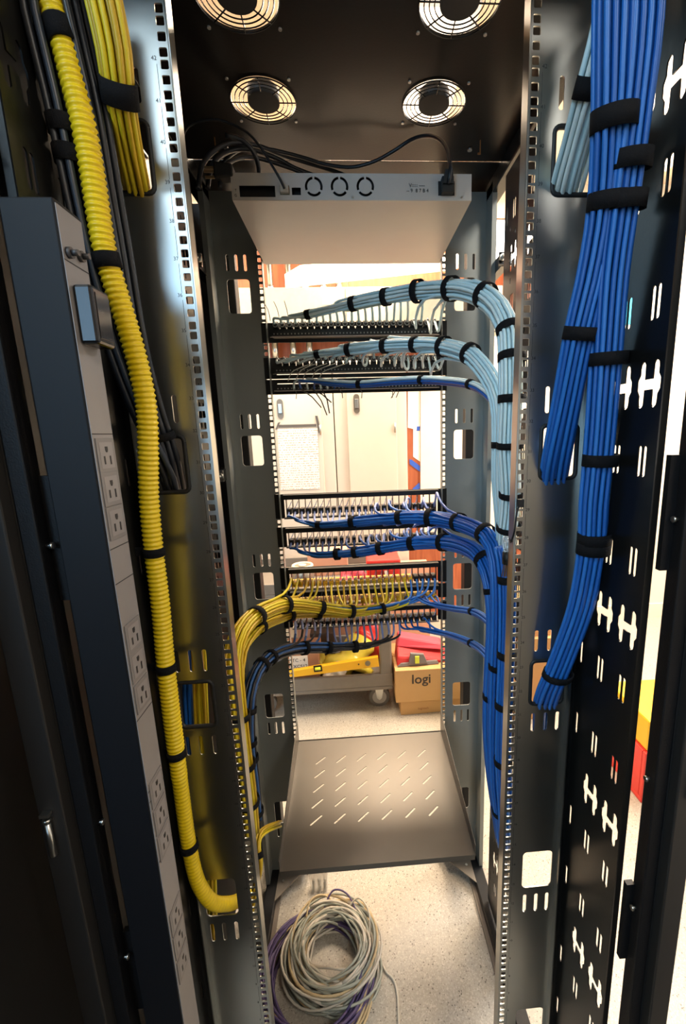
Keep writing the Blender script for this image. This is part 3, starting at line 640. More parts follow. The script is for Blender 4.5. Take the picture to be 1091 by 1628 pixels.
# ------------------------------------------------------------------ patch panels on the far rails
PBAR = mat('patch_panel_black', (16, 16, 17), .4, .2); JB = mat('jack_black', (24, 24, 26), .45); JG = mat('jack_grey', (150, 148, 142), .45); JY = mat('jack_yellow', (240, 186, 50), .45); PERF = mat('perforated_metal', (150, 146, 138), .4, .7)
def panel_x(j, n=24): return -.2075+.415*(j+.5)/n
PITCH_ = .415/24
def patch_panel(label, ytop, ybot, kind, jack=JB, jacks=range(24), clip=None):
    """ytop / ybot: pixel rows of the panel at x = 570"""
    zt, zb = at(570, ytop, .55).z, at(570, ybot, .55).z; zc = (zt+zb)/2
    t = thing('patch_bay', label, 'patch panel', (0, .574, zc)); h = zt-zb
    if kind == 'solid':
        fr = MB().box(-.241, .241, -.0015, 0, -h/2, -h/2+.010).box(-.241, .241, -.0015, 0, h/2-.010, h/2).box(-.241, -.21, -.0015, 0, -h/2+.01, h/2-.01).box(.21, .241, -.0015, 0, -h/2+.01, h/2-.01)
        fr.obj('frame', PBAR, t)
        MB().box(-.212, .212, -.03, -.0016, -.006-h*.16, .010-h*.16).obj('terminal_block', PBAR, t)
        MB().box(-.215, .215, -.034, -.031, -h*.36, -h*.36+.0016).obj('label_strip', PERF, t)
        mb = MB()
        for j in range(48):
            x = -.205+j*.41/47; mb.box(x-.0013, x+.0013, -.0315, -.0301, -.0025-h*.16, .0005-h*.16)
        tag(mb.obj('terminal', JG, t), kind='stuff')
        bj = MB().box(-.0062, .0062, -.04, -.002, .0, .0135).box(-.0075, .0075, -.028, -.014, -.006, .0012); me = bj.mesh('jack')
        me.materials.append(jack)
        cap = MB().ring((0, -.044, .006), (0, 1, 0), .0052, .0012, 14, 5).tube([(0, -.04, .0095), (0, -.052, .0125), (0, -.06, .008)], .0022, 6).mesh('wire_loop'); cap.materials.append(JG)
        for j in jacks:
            o = link('jack', me, None, t, (panel_x(j), 0, h/2-.02)); link('wire_loop', cap, None, o)
    else:      # open frame with rear lacing bar
        fr = MB().box(-.241, .241, -.0015, 0, -h/2, -h/2+.004).box(-.241, .241, -.0015, 0, h/2-.004, h/2).box(-.241, -.215, -.0015, 0, -h/2+.004, h/2-.004).box(.215, .241, -.0015, 0, -h/2+.004, h/2-.004)
        fr.obj('frame', PBAR, t)
        MB().box(-.215, .215, -.02, -.0016, h/2-.0135, h/2-.001).obj('top_bar', PBAR, t)
        MB().box(-.215, .215, -.02, -.0016, -h/2+.001, -h/2+.0045).obj('bottom_bar', PERF if kind == 'perf' else PBAR, t)
        mb = MB()
        for j in range(25): x = -.2075+.415*j/24; mb.box(x-.0007, x+.0007, -.019, -.0017, -h/2+.0046, h/2-.0136)
        tag(mb.obj('divider', PBAR, t), kind='stuff')
        me = MB().box(-.0058, .0058, -.032, -.003, -.0075, .0075).box(-.0045, .0045, -.038, -.0321, -.005, .005).mesh('jack'); me.materials.append(jack)
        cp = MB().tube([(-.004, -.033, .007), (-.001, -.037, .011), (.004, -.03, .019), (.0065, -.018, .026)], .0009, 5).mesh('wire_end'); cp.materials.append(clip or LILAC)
        for j in jacks:
            o = link('jack', me, None, t, (panel_x(j), 0, -h*.16)); 
            if (j*7) % 5 < 4: link('wire_end', cp, None, o)
    return t, zc, h
pA = patch_panel('topmost patch panel directly under the server with pale grey cables', 508, 540, 'solid')
pB = patch_panel('second patch panel from the top fed by the lower pale grey bundle', 564, 598, 'solid')
pC = patch_panel('third patch panel from the top with only a few cables', 599, 623, 'solid', jacks=range(0))
pD = patch_panel('open patch panel below the wide gap, fed by the upper blue bundle', 783, 822, 'open')
pE = patch_panel('open patch panel fed by the lower thick blue bundle', 836, 868, 'open')
pF = patch_panel('patch panel with a row of yellow jacks', 901, 935, 'perf', JY, range(0, 20))
pG = patch_panel('patch panel just below the yellow jack row', 938, 961, 'perf', JY, range(0, 24))
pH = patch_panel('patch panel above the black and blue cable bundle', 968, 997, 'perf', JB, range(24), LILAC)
for q, rg, m in ((pF, range(20, 24), JB),):
    t, zc, h = q; me = MB().box(-.0058, .0058, -.032, -.003, -.0075, .0075).mesh('jack'); me.materials.append(m)
    for j in rg: link('jack', me, None, t, (panel_x(j), 0, -h*.16))
def ports(p, js, dy=-.036, dz=0): t, zc, h = p; return [(panel_x(j), .574+dy, zc+dz+(h/2-.014 if dy < -.05 else -h*.16)) for j in js]

# ------------------------------------------------------------------ cable bundles
bundle('pale grey cable bundle arching highest, from the topmost patch panel to the right rail',
       [(430, 512, .50), (490, 500, .475), (562, 483, .42), (614, 472, .37), (665, 463, .32), (718, 459, .25), (745, 461, .205), (772, 470, .165), (797, 492, .125), (811, 525, .10), (814, 568, .085), (814, 634, .08), (811, 707, .085), (814, 785, .10), (809, 838, .12), (806, 880, .14), (804, 940, .16)][::-1],
       24, .0031, [AQUA, AQUA2, AQUA], [(490, 500, .013), (562, 483, .014), (617, 471, .014), (665, 463, .014), (718, 459, .014), (772, 470, .014), (812, 520, .013), (814, 568, .013), (814, 634, .013), (811, 707), (814, 785), (809, 838)],
       ports=ports(pA, range(24), -.056), spread=1.15)
bundle('pale grey cable bundle arching second highest, below the topmost one',
       [(440, 574, .50), (505, 563, .47), (555, 556, .43), (612, 550, .38), (660, 548, .33), (706, 551, .27), (748, 563, .20), (772, 586, .16), (790, 615, .135), (799, 650, .12), (800, 707, .115), (799, 760, .12), (803, 820, .135), (805, 880, .16), (803, 940, .18)][::-1],
       24, .0029, [AQUA2, AQUA, AQUA], [(503, 562, .013), (555, 555, .013), (613, 551, .013), (659, 549, .013), (706, 553, .013), (748, 563, .013), (800, 707)],
       ports=ports(pB, range(24), -.056), spread=1.1)
bundle('thin pale and blue cable bundle crossing below the second patch panel',
       [(468, 603, .51), (520, 608, .48), (571, 611, .45), (630, 606, .40), (670, 604, .36), (710, 606, .30), (748, 611, .22), (772, 624, .17), (788, 642, .135), (793, 670, .13), (793, 740, .13), (800, 830, .15), (801, 900, .18)][::-1],
       7, .0029, [AQUA, BLUE, AQUA2, BLUE, AQUA, AQUA2, BLUE], [(571, 611, .011), (669, 604, .011), (748, 611, .011), (791, 650, .01)], ports=ports(pC, range(2, 9), -.03, -.004), spread=1.05)
blues = [BLUE, BLUE2, BLUE]
bundle('upper thick blue cable bundle leading from the open patch panel to the right rail',
       [(455, 818, .50), (500, 834, .48), (560, 830, .44), (600, 826, .42), (650, 822, .38), (700, 824, .33), (735, 832, .26), (765, 844, .19), (783, 860, .15), (793, 885, .125), (797, 930, .11), (797, 1000, .105), (794, 1080, .10), (792, 1160, .10), (793, 1240, .10), (800, 1300, .11), (804, 1340, .12)][::-1],
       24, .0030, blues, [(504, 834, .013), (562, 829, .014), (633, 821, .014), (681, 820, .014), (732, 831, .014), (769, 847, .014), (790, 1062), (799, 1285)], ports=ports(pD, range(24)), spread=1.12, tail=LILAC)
bundle('lower thick blue cable bundle leading from the second open patch panel to the right rail',
       [(462, 868, .50), (500, 882, .475), (565, 878, .44), (605, 872, .41), (655, 864, .37), (705, 862, .32), (740, 868, .25), (765, 883, .19), (780, 910, .15), (788, 950, .13), (790, 1000, .125), (786, 1080, .12), (784, 1150, .12), (788, 1220, .12), (797, 1290, .125), (803, 1335, .13)][::-1],
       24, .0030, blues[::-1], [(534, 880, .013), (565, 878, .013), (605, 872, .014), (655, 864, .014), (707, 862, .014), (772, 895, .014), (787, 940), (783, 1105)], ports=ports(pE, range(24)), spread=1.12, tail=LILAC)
bundle('straight blue cable trunk behind the right near rail',
       [(800, 868, .07), (806, 900, .065), (808, 960, .06), (806, 1040, .06), (802, 1120, .06), (800, 1200, .065), (803, 1260, .075), (807, 1330, .09)], 16, .0030, blues, [(808, 922, .013), (806, 1045, .013), (801, 1117, .013), (800, 1205, .013)], spread=1.15)
bundle('thin blue cable bundle branching left to the panel below the yellow jacks',
       [(668, 957, .50), (700, 964, .45), (725, 968, .37), (751, 972, .29), (772, 983, .21), (784, 1000, .16), (789, 1040, .14), (788, 1100, .14)][::-1], 6, .0028, blues, [(751, 972, .012)], ports=ports(pG, range(18, 24)), spread=1.05)
bundle('lowest thin blue cable bundle branching left to the bottom patch panel',
       [(660, 998, .50), (700, 1006, .45), (725, 1013, .37), (750, 1023, .29), (768, 1035, .21), (780, 1052, .16), (785, 1090, .145), (785, 1140, .14)][::-1], 6, .0028, blues, [(750, 1023, .012)], ports=ports(pH, range(17, 23)), spread=1.05)
def fmat(k, p): return (BLUE2 if p and p[0] > .115 else (YEL if k % 3 else YEL2)) if p else YEL2
bundle('yellow cable bundle with a few blue cables sweeping down from the yellow jacks',
       [(665, 952, .50), (650, 957, .485), (608, 968, .46), (559, 972, .43), (510, 966, .39), (460, 961, .33), (425, 970, .26), (398, 988, .20), (380, 1015, .15), (373, 1050, .12), (376, 1100, .10), (384, 1180, .095), (393, 1250, .10), (400, 1320, .12)][::-1],
       24, .0030, fmat, [(451, 961, .012), (510, 966, .013), (559, 972, .012), (608, 968, .012), (406, 982, .015), (381, 1140), (388, 1215), (395, 1272)], ports=ports(pF, range(24)), spread=1.12)
bundle('second yellow cable bundle under the first, from the lower yellow plugs',
       [(545, 978, .48), (505, 976, .44), (461, 978, .38), (430, 988, .31), (407, 1003, .24), (388, 1030, .18), (380, 1065, .14), (381, 1110, .12), (388, 1180, .115), (397, 1250, .12), (403, 1320, .13)][::-1],
       12, .0031, [YEL2, YEL, YEL2], [(461, 978, .013), (505, 976, .013), (413, 998, .015)], ports=ports(pG, range(0, 12)), spread=1.1)
CB = mat('black_patch_cord', (22, 24, 30), .4, 0, .1, 40); DB = mat('dark_blue_cord', (40, 84, 140), .45, 0, .1, 40)
def hmat(k, p): return DB if p and p[0] < -.02 and k % 2 else CB
bundle('black and blue cable bundle sweeping left from the bottom patch panel and down',
       [(645, 1008, .49), (600, 1024, .47), (550, 1029, .44), (490, 1030, .39), (450, 1036, .31), (422, 1052, .24), (404, 1080, .19), (395, 1120, .16), (395, 1180, .15), (402, 1240, .15), (407, 1300, .16)][::-1],
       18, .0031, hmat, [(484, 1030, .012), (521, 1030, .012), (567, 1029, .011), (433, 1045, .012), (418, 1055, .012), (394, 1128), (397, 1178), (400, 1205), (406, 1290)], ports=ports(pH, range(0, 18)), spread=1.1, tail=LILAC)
bundle('short yellow cable loop at the bottom left of the rack beside the shelf',
       [(445, 1310, .30), (425, 1318, .24), (412, 1330, .20), (410, 1350, .18), (413, 1368, .17), (413, 1385, .17), (409, 1405, .17), (403, 1430, .17), (396, 1470, .17)], 6, .0029, [YEL, YEL2], [(413, 1360, .012)], spread=1.1)
# near bundles, right
bundle('pale aqua cable bundle entering the top right cut-out behind the blue bundles',
       [(1006, -150, -.103, 1.5, .8), (992, -60, -.10, 1.5, .8), (972, 50, -.095, 1.5, .8), (948, 140, -.075, 1.5, .75), (925, 220, -.04, 1.45, .7), (905, 296, .0, 1.5, .75), (898, 345, .05, 1.2, .8), (895, 400, .07, 1, 1)], 17, .0033, [AQUA2, AQUA, AQUA2], [(948, 125, .02)])
bundle('thick blue cable bundle in front of the right rail entering the middle cut-out',
       [(988, -175, -.137, 1.25, .9), (985, -70, -.135, 1.25, .9), (982, 60, -.13, 1.25, .9), (977, 190, -.12, 1.15, .9), (968, 320, -.10, 1.1, .9), (950, 430, -.085, 1.1, .9), (926, 530, -.07, 1.1, .9), (905, 640, -.045, 1.15, .8), (890, 720, -.02, 1.25, .7), (884, 758, .004, 1.25, .7), (882, 800, .045, 1.1, .8), (880, 860, .06, 1, 1)], 24, .0032, blues, [(977, 192, .02), (926, 523, .016), (968, 322, .018)], spread=1.1)
bundle('thick blue cable bundle in front of the right rail curving into the lower cut-out',
       [(1037, -175, -.137, 1.25, .9), (1030, -70, -.135, 1.25, .9), (1024, 60, -.13, 1.2, .9), (1010, 190, -.12, 1.1, .9), (994, 320, -.105, 1.1, .9), (978, 440, -.09, 1.1, .9), (968, 570, -.08, 1.1, .9), (958, 700, -.07, 1.1, .9), (948, 800, -.065, 1.1, .9), (944, 870, -.06, 1.1, .9), (928, 960, -.05, 1.1, .85), (902, 1035, -.035, 1.1, .8), (884, 1080, -.018, 1.15, .75), (872, 1112, .002, 1.2, .7), (867, 1150, .045, 1, .9), (866, 1200, .06, 1, 1)], 24, .0032, blues[::-1], [(1007, 255, .018), (994, 316, .018), (968, 570, .016), (955, 728, .016), (945, 853, .016), (944, 876, .018), (884, 1073, .012)], spread=1.1)
# near bundles, left
yl = [YEL, YEL, YEL2]
bundle('yellow cable bundle entering the top left cut-out of the near rail',
       [(131, -160, -.108, 1.3, .8), (150, -70, -.105, 1.3, .8), (168, 10, -.10, 1.3, .8), (182, 80, -.09, 1.25, .8), (190, 148, -.075, 1.15, .8), (203, 225, -.04, 1.15, .75), (218, 296, -.0, 1.15, .8), (228, 345, .05, 1.1, .8), (236, 400, .07, 1, 1)], 18, .0031, yl, [(188, 150, .022)])
cords = [CORD, CORD, mat('black_power_cord_sheen', (38, 46, 56), .35)]
bundle('bundle of black power cords left of the yellow loom tube',
       [(30, -140, -.096), (44, -60, -.095), (58, 30, -.093), (80, 120, -.09), (98, 200, -.086), (112, 270, -.083), (124, 330, -.08), (140, 400, -.075), (158, 470, -.07), (185, 560, -.06), (220, 650, -.045), (250, 710, -.03), (270, 755, -.006, 1.2, .8), (280, 800, .04), (285, 850, .05)], 6, .0042, cords, [(105, 190, .016), (115, 243, .016)], spread=1.1)
bundle('bundle of black power cords between the yellow loom tube and the yellow cables',
       [(90, -140, -.086), (105, -60, -.085), (120, 10, -.083), (138, 90, -.08), (156, 170, -.075), (168, 240, -.07), (180, 310, -.062), (196, 400, -.055), (212, 500, -.05), (228, 580, -.045), (250, 660, -.035), (270, 720, -.02), (279, 758, .001), (287, 800, .045), (291, 850, .055)], 5, .0042, cords, [(258, 690, .01)], spread=1.1)
bundle('yellow cables running down behind the left near rail',
       [(318, 1020, .06, 1.2, .7), (322, 1120, .06, 1.2, .7), (328, 1240, .06, 1.2, .7), (333, 1340, .06, 1.2, .7), (338, 1500, .06, 1.2, .7)], 9, .003, yl, [(328, 1230)])
bundle('blue cables beside the yellow ones behind the left near rail',
       [(297, 1020, .07), (300, 1120, .07), (306, 1240, .07), (312, 1340, .07), (320, 1500, .07)], 6, .003, [DB, BLUE], [(305, 1230)])
# corrugated loom tube
ctrl = [(54, -140, -.088), (70, -60, -.088), (85, 15, -.088), (99, 60, -.088), (114, 120, -.087), (131, 190, -.086), (146, 270, -.083), (158, 350, -.08), (168, 405, -.078), (186, 465, -.072), (206, 530, -.066), (222, 590, -.06), (233, 650, -.055), (236, 720, -.05), (237, 790, -.046), (244, 870, -.042), (255, 960, -.038), (263, 1050, -.036), (272, 1130, -.034), (281, 1200, -.032), (290, 1270, -.03), (300, 1340, -.028), (314, 1400, -.026), (336, 1433, -.018), (360, 1437, .004), (378, 1432, .04), (392, 1420, .08)]
S = catmull([tuple(at(*c)) for c in ctrl], .0011); path = [Vector(p) for p in S]
loom = thing('loom_tube', 'yellow corrugated loom tube running down the left side to the bottom cut-out', 'cable tube', path[0]); base = path[0].copy(); dist = 0; rr = []
for i, p in enumerate(path):
    if i: dist += (p-path[i-1]).length
    a = .0010 if dist < 1.05 else .0004
    rr.append((.0122 if dist < 1.0 else .0115)+a*math.sin(2*PI*dist/.0066))
MB().tube([p-base for p in path], rr, 16).obj('tube', YELC, loom)
sp2 = path[::9]; fr2 = frames(sp2, (1, 0, 0))
for x, y, w_ in ((96, 56, .02), (168, 412, .016), (244, 880, .012), (262, 1064, .012), (280, 1197, .012), (299, 1346, .012)):
    i = nearest(sp2, (x, y)); strap([q-base for q in sp2], fr2, i, .0135, .0135, VELCRO, loom, w_)
    c = sp2[i]-base; MB().box(c.x-.026 if i else c.x, c.x-.012, c.y+.002, c.y+.0036, c.z-w_/2, c.z+w_/2).obj('strap_tail', VELCRO, loom)

# ------------------------------------------------------------------ power strip on the left
XP = -.283; DK = mat('power_strip_dark', (9, 10, 14), .55, .0, .06, 30, spec=.25); LG = mat('power_strip_grey', (128, 124, 122), .5, .1, .04, 30); OUT = mat('outlet_grey', (112, 108, 106), .5); HOLE = mat('outlet_hole', (18, 16, 16), .6)
pdu = thing('power_strip', 'long vertical power strip with grey outlet face on the left side of the rack', 'power strip', (XP, -.17, 0))
box('housing', DK, pdu, -.049, -.001, -.022, .021, .30, 1.662, .0015)
box('outlet_face', LG, pdu, -.001, 0, -.0205, .0195, .30, 1.658, .0003)
for x, y in ((165, 724), (175.5, 777), (184, 830), (211, 1010), (218, 1055), (225, 1103), (248, 1252), (255, 1293), (262, 1332), (281, 1448), (285, 1488), (290, 1528)):
    z = atX(x, y, XP).z
    o = MB().box(.0001, .0012, -.0175, .0165, z-.0178, z+.0178).obj('outlet', OUT, pdu, bevel=.0004)
    MB().box(.00125, .0014, -.013, .0125, z-.0135, z+.0135).obj('outlet_insert', LG, o)
    me = MB()
    me.prism([(.0015, y_*.0026-.0005, z+.006+z_*.003) for y_, z_ in ((-1, 1), (1, 1), (1, -.2), (.5, -1), (-.5, -1), (-1, -.2))][::-1], (.0002, 0, 0))
    me.box(.0015, .0017, -.0075, -.0048, z-.0092, z-.0008).box(.0015, .0017, .004, .0066, z-.0098, z-.0008); me.obj('socket_hole', HOLE, o)
for y in (352+95, 690, 882, 945, 1225, 1395, 1420, 1580):
    z = atX(160, y, XP).z; box('seam', HOLE, pdu, .0001, .0003, -.0205, .0195, z-.0005, z+.0005)
zc = atX(140, 508, XP).z; db = box('display_cover', mat('display_black', (14, 14, 16), .25), pdu, .0002, .018, -.016, .0165, zc-.027, zc+.027, .003); MB().box(.0181, .0186, -.011, .0135, zc-.021, zc+.021).obj('display_glass', mat('display_glass', (60, 62, 66), .12, .3), db, bevel=.0002)
for x, y in ((108, 402), (126, 408)):
    p = atX(x, y, XP); k = MB().cyl((0, p.y+.17, p.z), (1, 0, 0), .005, .004, 14).cyl((.004, p.y+.17, p.z), (1, 0, 0), .0028, .006, 10).obj('breaker_button', mat('button_dark', (60, 58, 58), .4), pdu)

# ------------------------------------------------------------------ power cords behind the server
def cord(label, pts, r=.0036, m=CORD, plug=None, name='power_cable', cat='cable', ends=None):
    S = catmull([tuple(at(*p)) for p in pts], .008); P_ = [Vector(p) for p in S]
    t = thing(name, label, cat, P_[0]); MB().tube([q-P_[0] for q in P_], r, 8).obj('cord', m, t)
    return t, P_
t, P_ = cord('black power cord plugged into the right end of the server and arching over it', [(713, 292, .243), (716, 270, .238), (712, 240, .27), (700, 222, .31), (680, 216, .35), (655, 222, .38), (625, 241, .40), (595, 257, .41), (560, 266, .42), (520, 262, .42), (480, 250, .41), (430, 238, .38), (390, 236, .36), (365, 248, .34), (350, 270, .32)], .0038)
c = P_[0]; MB().box(-.011, .011, .002, .0165, -.012, .014).hexa([(-.010, -.002, .0), (.010, -.002, .0), (.010, .002, 0), (-.010, .002, 0)], [(-.006, -.004, .022), (.008, -.004, .022), (.008, .006, .022), (-.006, .006, .022)]).obj('plug', RUBBER, t, bevel=.001)
cord('black power cord arching over the left end of the server, uppermost of its group', [(315, 300, .28), (322, 262, .29), (345, 236, .31), (375, 226, .33), (410, 232, .36), (450, 247, .40), (490, 260, .43), (530, 272, .45), (575, 290, .46)], .0045)
cord('second black power cord of the group over the left end of the server', [(330, 300, .29), (338, 262, .30), (365, 240, .33), (400, 238, .35), (440, 252, .38), (470, 268, .40), (510, 284, .42), (530, 300, .42)], .0045)
cord('third black power cord of the group over the left end of the server', [(350, 300, .27), (352, 272, .28), (372, 254, .30), (402, 250, .33), (445, 262, .36), (480, 276, .38), (500, 296, .38)], .004)
cord('black power cord sloping down steeply behind the left end of the server', [(358, 215, .24), (385, 222, .25), (405, 245, .27), (412, 275, .29), (408, 300, .30)], .004)
t, P_ = cord('thin black network cord plugged into the server left of the fan vents', [(452.5, 300, .246), (446, 286, .24), (432, 262, .24), (415, 235, .24), (395, 212, .24), (365, 196, .24), (335, 190, .24), (300, 200, .25), (288, 225, .26)], .0022, name='network_cable')
# big plug hanging left of the server
p = at(358, 275, .27); t = thing('power_plug', 'black three pin power plug hanging loose left of the server', 'plug', p)
MB().hexa([(-.018, -.012, -.014), (.016, -.012, -.01), (.016, .012, -.01), (-.018, .012, -.014)], [(-.018, -.012, .014), (.016, -.012, .01), (.016, .012, .01), (-.018, .012, .014)]).obj('body', RUBBER, t, bevel=.003)
for dz, dy in ((.008, 0), (-.007, 0), (.0, -.005)): MB().box(-.036, -.0185, dy-.001, dy+.001, dz-.0022, dz+.0022).obj('pin', mat('brass_pin', (200, 170, 130), .3, .9), t)

# ------------------------------------------------------------------ cut cable ends under the third panel
k = 0
for (x0, y0, x1, y1) in ((478, 622, 511, 648), (498, 622, 520, 660), (494, 622, 527, 640), (512, 622, 524, 657), (468, 622, 471, 634), (538, 622, 545, 633), (572, 622, 575, 633), (620, 622, 624, 632), (628, 622, 622, 633), (632, 622, 630, 632)):
    lab = ['longest dark cut cable end slanting under the third panel', 'dark cut cable end crossing the longest one', 'dark cut cable end reaching farthest right in the crossing group', 'steep dark cut cable end in the crossing group', 'short cut wire end at the far left under the third panel', 'short cut wire end right of the crossing group', 'short cut wire end below the middle of the third panel', 'left short cut wire end of the right hand trio', 'middle short cut wire end of the right hand trio', 'right short cut wire end of the right hand trio'][k]
    a, b = at(x0, y0-4, .53), at(x1, y1, .50); m_ = (a+b)/2+Vector((.004, -.006, .002))
    t = thing('cut_cable_end', lab, 'cable end', a, 'cut cable ends under the third panel'); MB().tube([Vector((0, 0, 0)), m_-a, b-a], .0011 if k > 3 else .0016, 6).obj('wire', mat('dark_wire', (70, 66, 62), .5), t); k += 1
# loops from the second panel to the thin bundle
for k, (x0, x1) in enumerate(((497, 458), (505, 470), (520, 481), (533, 495), (550, 507))):
    P_ = [Vector(q) for q in catmull([tuple(at(x0, 578, .51)), tuple(at(x0-18, 584, .49)), tuple(at(x1+6, 592, .485)), tuple(at(x1, 606, .50))], .006)]
    t = thing('patch_cable', ['leftmost', 'second', 'third', 'fourth', 'rightmost'][k]+' grey looping cord between the second and third patch panels', 'cable', P_[0], 'grey looping cords'); MB().tube([q-P_[0] for q in P_], .0011, 6).obj('wire', GREYC, t)
# thin grey whips left of the top panel
for k, x in enumerate((430, 445, 460)):
    P_ = [Vector(q) for q in catmull([tuple(at(x-12+k*2, 480-k, .47)), tuple(at(x-4, 492, .48)), tuple(at(x, 510, .51))], .006)]
    t = thing('wire_whip', ['leftmost', 'middle', 'rightmost'][k]+' thin pale wire end sticking up over the topmost patch panel', 'wire', P_[0]); MB().tube([q-P_[0] for q in P_], .0009, 6).obj('wire', GREYC, t)

# ------------------------------------------------------------------ tangle at the junction of the pale and blue trunks
p = at(809, 868, .035)
t = thing('wire_tangle', 'tangle of clear film and bare copper wires where the pale and blue trunks meet', 'wire tangle', p)
CLR = mat('crumpled_clear_film', (200, 206, 208), .12, .3, .2, 60, .9, 90); COP = mat('copper_brown', (120, 92, 64), .4, .6)
bm = MB()
for i in range(26):
    a = random.uniform(0, 6.28); q = [Vector((random.uniform(-.009, .009), random.uniform(-.008, .008), random.uniform(-.012, .016))) for _ in range(4)]
    bm.tube([Vector(v) for v in catmull([tuple(v) for v in q], .004)], .0012, 5)
tag(bm.obj('film', CLR, t), kind='stuff')
for i in range(9):
    x = -.008+i*.002; MB().tube([(x*.6, 0, -.012), (x, random.uniform(-.006, .0), -.03), (x*1.3, random.uniform(-.006, .0), -.052)], .0009, 5).obj('copper_wire', COP, t)
MB().cyl((0, -.002, -.03), (0, 0, 1), .0105, .02, 16).obj('tape_wrap', RUBBER, t)
p0 = at(824, 806, -.003); Pq = [Vector(q) for q in catmull([tuple(at(828, 800, -.006)), tuple(at(822, 815, -.008)), tuple(at(818, 845, -.008)), tuple(at(812, 862, .005)), tuple(at(812, 850, .02)), tuple(at(817, 825, .012)), tuple(at(825, 805, -.006))], .005)]
t = thing('cable_tie', 'black cable tie looped through a hole of the right near rail', 'cable tie', Pq[0]); MB().tube([q-Pq[0] for q in Pq], .0014, 6).obj('band', RUBBER, t); MB().box(-.004, .004, -.004, .004, -.006, .006).obj('tie_head', RUBBER, t)

# ------------------------------------------------------------------ coil of cable and the little clear bag on the floor
def coil(name, label, cx, cy, loops, R0, R1, mats, rng, h0=.004, tail=None, sq=1.0, r=.0034, ph0=0, span=1.0):
    t = thing(name, label, 'cable coil', (cx, cy, 0)); rnd = random.Random(rng)
    for k in range(loops):
        pts = []; turns = 2 if span >= 1 else span; R = rnd.uniform(R0, R1); z = r+rnd.random()*h0; ox, oy = rnd.gauss(0, .008), rnd.gauss(0, .008); ph = rnd.uniform(0, 6.28) if span >= 1 else ph0
        n = int(34*turns); a2, a3 = rnd.uniform(-.009, .009), rnd.uniform(-.006, .006); p2, p3 = rnd.uniform(0, 6), rnd.uniform(0, 6)
        for i in range(n+1):
            a = ph+2*PI*turns*i/n; rr_ = R+a2*math.sin(2*a+p2)+a3*math.sin(3*a+p3)+.006*math.sin(a*.5+p2)
            pts.append((ox+rr_*math.cos(a), oy+sq*rr_*math.sin(a), max(r+.0005, z+h0*.5*math.sin(a*1.5+p3))))
        MB().tube(pts, r, 6).obj('cable', mats[k % len(mats)], t)
    return t
GW = mat('grey_white_jacket', (200, 192, 176), .5, 0, .08, 40); GW2 = mat('grey_green_jacket', (160, 162, 148), .5, 0, .08, 40); PUR = mat('purple_jacket', (84, 70, 108), .45, 0, .08, 40); TAN = mat('tan_jacket', (190, 168, 128), .5, 0, .08, 40)
cc = atZ(530, 1518, .02)
cn = coil('cable_coil', 'large tangled coil of grey cable lying on the floor at the bottom of the rack', cc.x, cc.y, 34, .076, .128, [GW, GW2, GW, TAN, GW2], 5, .045)
for k in range(3):
    a0 = (1.9, 1.2, 2.5)[k]; pts = [Vector((.10*math.cos(a0), .10*math.sin(a0), .05)), Vector((.12*math.cos(a0-.3), .135*math.sin(a0-.3), .075)), Vector((.12*math.cos(a0-.7), .13*math.sin(a0-.7), .07)), Vector((.10*math.cos(a0-1.2), .10*math.sin(a0-1.2), .04))]
    MB().tube([Vector(v) for v in catmull([tuple(v) for v in pts], .008)], .0026, 6).obj('cable', [PUR, GW, TAN][k], cn)
tl = [atZ(x, y, .004)-cn.location for x, y in ((600, 1510), (612, 1542), (625, 1556), (632, 1580), (634, 1625), (634, 1660))]
MB().tube([Vector(v) for v in catmull([tuple(v) for v in tl], .01)], .003, 6).obj('loose_end', GW, cn)
c2 = atZ(506, 1548, .02)
coil('cable_coil', 'purple cable loops lying around the left side of the grey coil', c2.x, c2.y, 13, .130, .150, [PUR, PUR, PUR, TAN], 9, .03)
p = atZ(508, 1412, 0)
t = thing('clear_bag', 'small clear plastic bag of hardware standing on the floor behind the coil', 'bag', (p.x, p.y, 0))
CL = mat('clear_plastic', (230, 226, 215), .15, 0, .1, 20, .5, 60, alpha=.38)
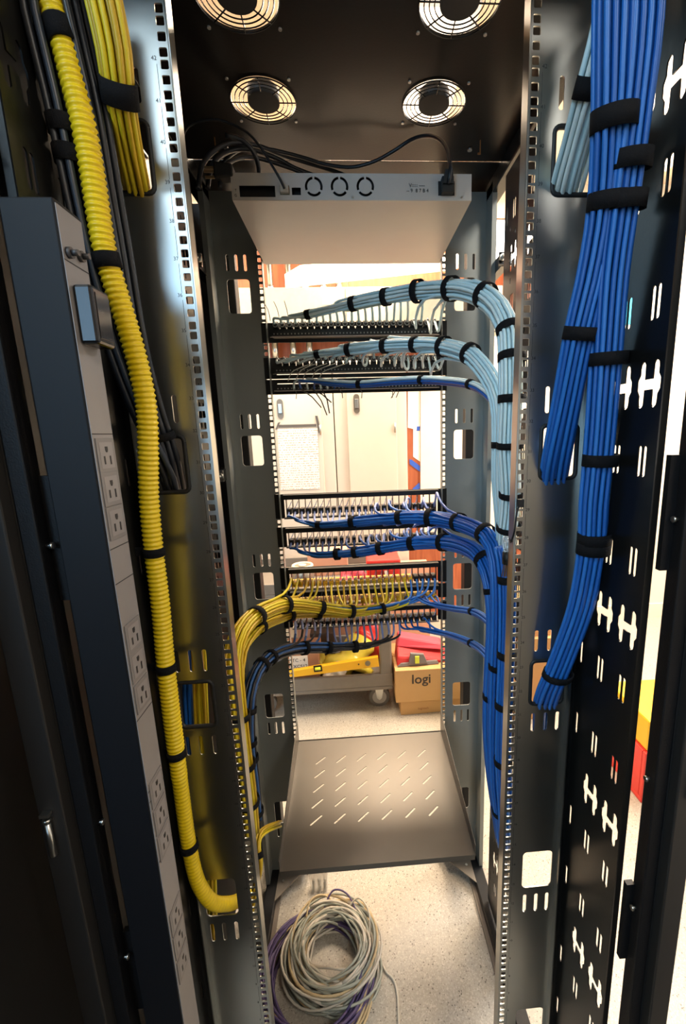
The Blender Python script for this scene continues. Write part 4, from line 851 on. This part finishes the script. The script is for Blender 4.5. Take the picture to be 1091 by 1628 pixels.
MB().hexa([(-.026, -.014, .001), (.026, -.014, .001), (.026, .014, .001), (-.026, .014, .001)], [(-.03, -.003, .07), (.03, -.003, .07), (.03, .003, .07), (-.03, .003, .07)]).obj('bag', CL, t, bevel=.003)
for k in range(9):
    x, z = -.018+(k % 3)*.018, .008+(k//3)*.012; MB().cyl((x, -.004, z), (random.random(), 1, random.random()), .005, .006, 6).obj('nut', SILVER, t)

# ------------------------------------------------------------------ behind the camera: added dark things for the rails to reflect
box('floor_mat', mat('black_blocker_mat', (12, 12, 12), .8), None, -1.4, 1.1, -1.44, -.36, 0, .012, .003)  # added unseen mat, darkens what the lower rails mirror
tag(bpy.data.objects['floor_mat'], 'added black mat on the floor, unseen, darkening the rail reflections', 'mat')
t = thing('reflection_blocker', 'added low black block, unseen behind the rack, darkening the rail reflections', 'cabinet', (-.2, -1.75, 0)); KB = mat('blocker_black', (9, 9, 10), .6)  # added unseen dark block, keeps the lower rail reflections dark
box('body', KB, t, -1.1, 1.0, -.3, .28, 0, 1.16, .004)
for k in range(3): d_ = box('door', KB, t, -1.09+k*.7, -.40+k*.7, .28, .298, .03, 1.14, .003); box('handle', SILVER, d_, -.47+k*.7, -.455+k*.7, .298, .32, .55, .7)

# ------------------------------------------------------------------ things to the right of the rack
t = thing('shop_stool', 'red plastic crate on the floor right of the rack', 'crate', (1.25, .9, 0)); MB().box(-.2, .2, -.15, .15, 0, .02).box(-.2, .2, -.15, -.13, .02, .22).box(-.2, .2, .13, .15, .02, .22).box(-.2, -.18, -.13, .13, .02, .22).box(.18, .2, -.13, .13, .02, .22).obj('body', RED, t, bevel=.004)
t.name = 'plastic_crate'
t = thing('storage_case', 'yellow case standing on the red crate right of the rack', 'case', (1.25, .9, .221)); box('body', mat('case_yellow', (232, 184, 40), .5), t, -.19, .19, -.14, .14, 0, .13, .008); box('handle', BLACK, t, -.06, .06, -.155, -.1405, .06, .08, .003)
flat('wall_poster', 'small cyan sheet on the white wall far right of the rack', 'poster', [(978, 470), (1012, 470), (1010, 516), (976, 516)], mat('cyan_sheet', (60, 190, 230), .5), WF-.002, .002)
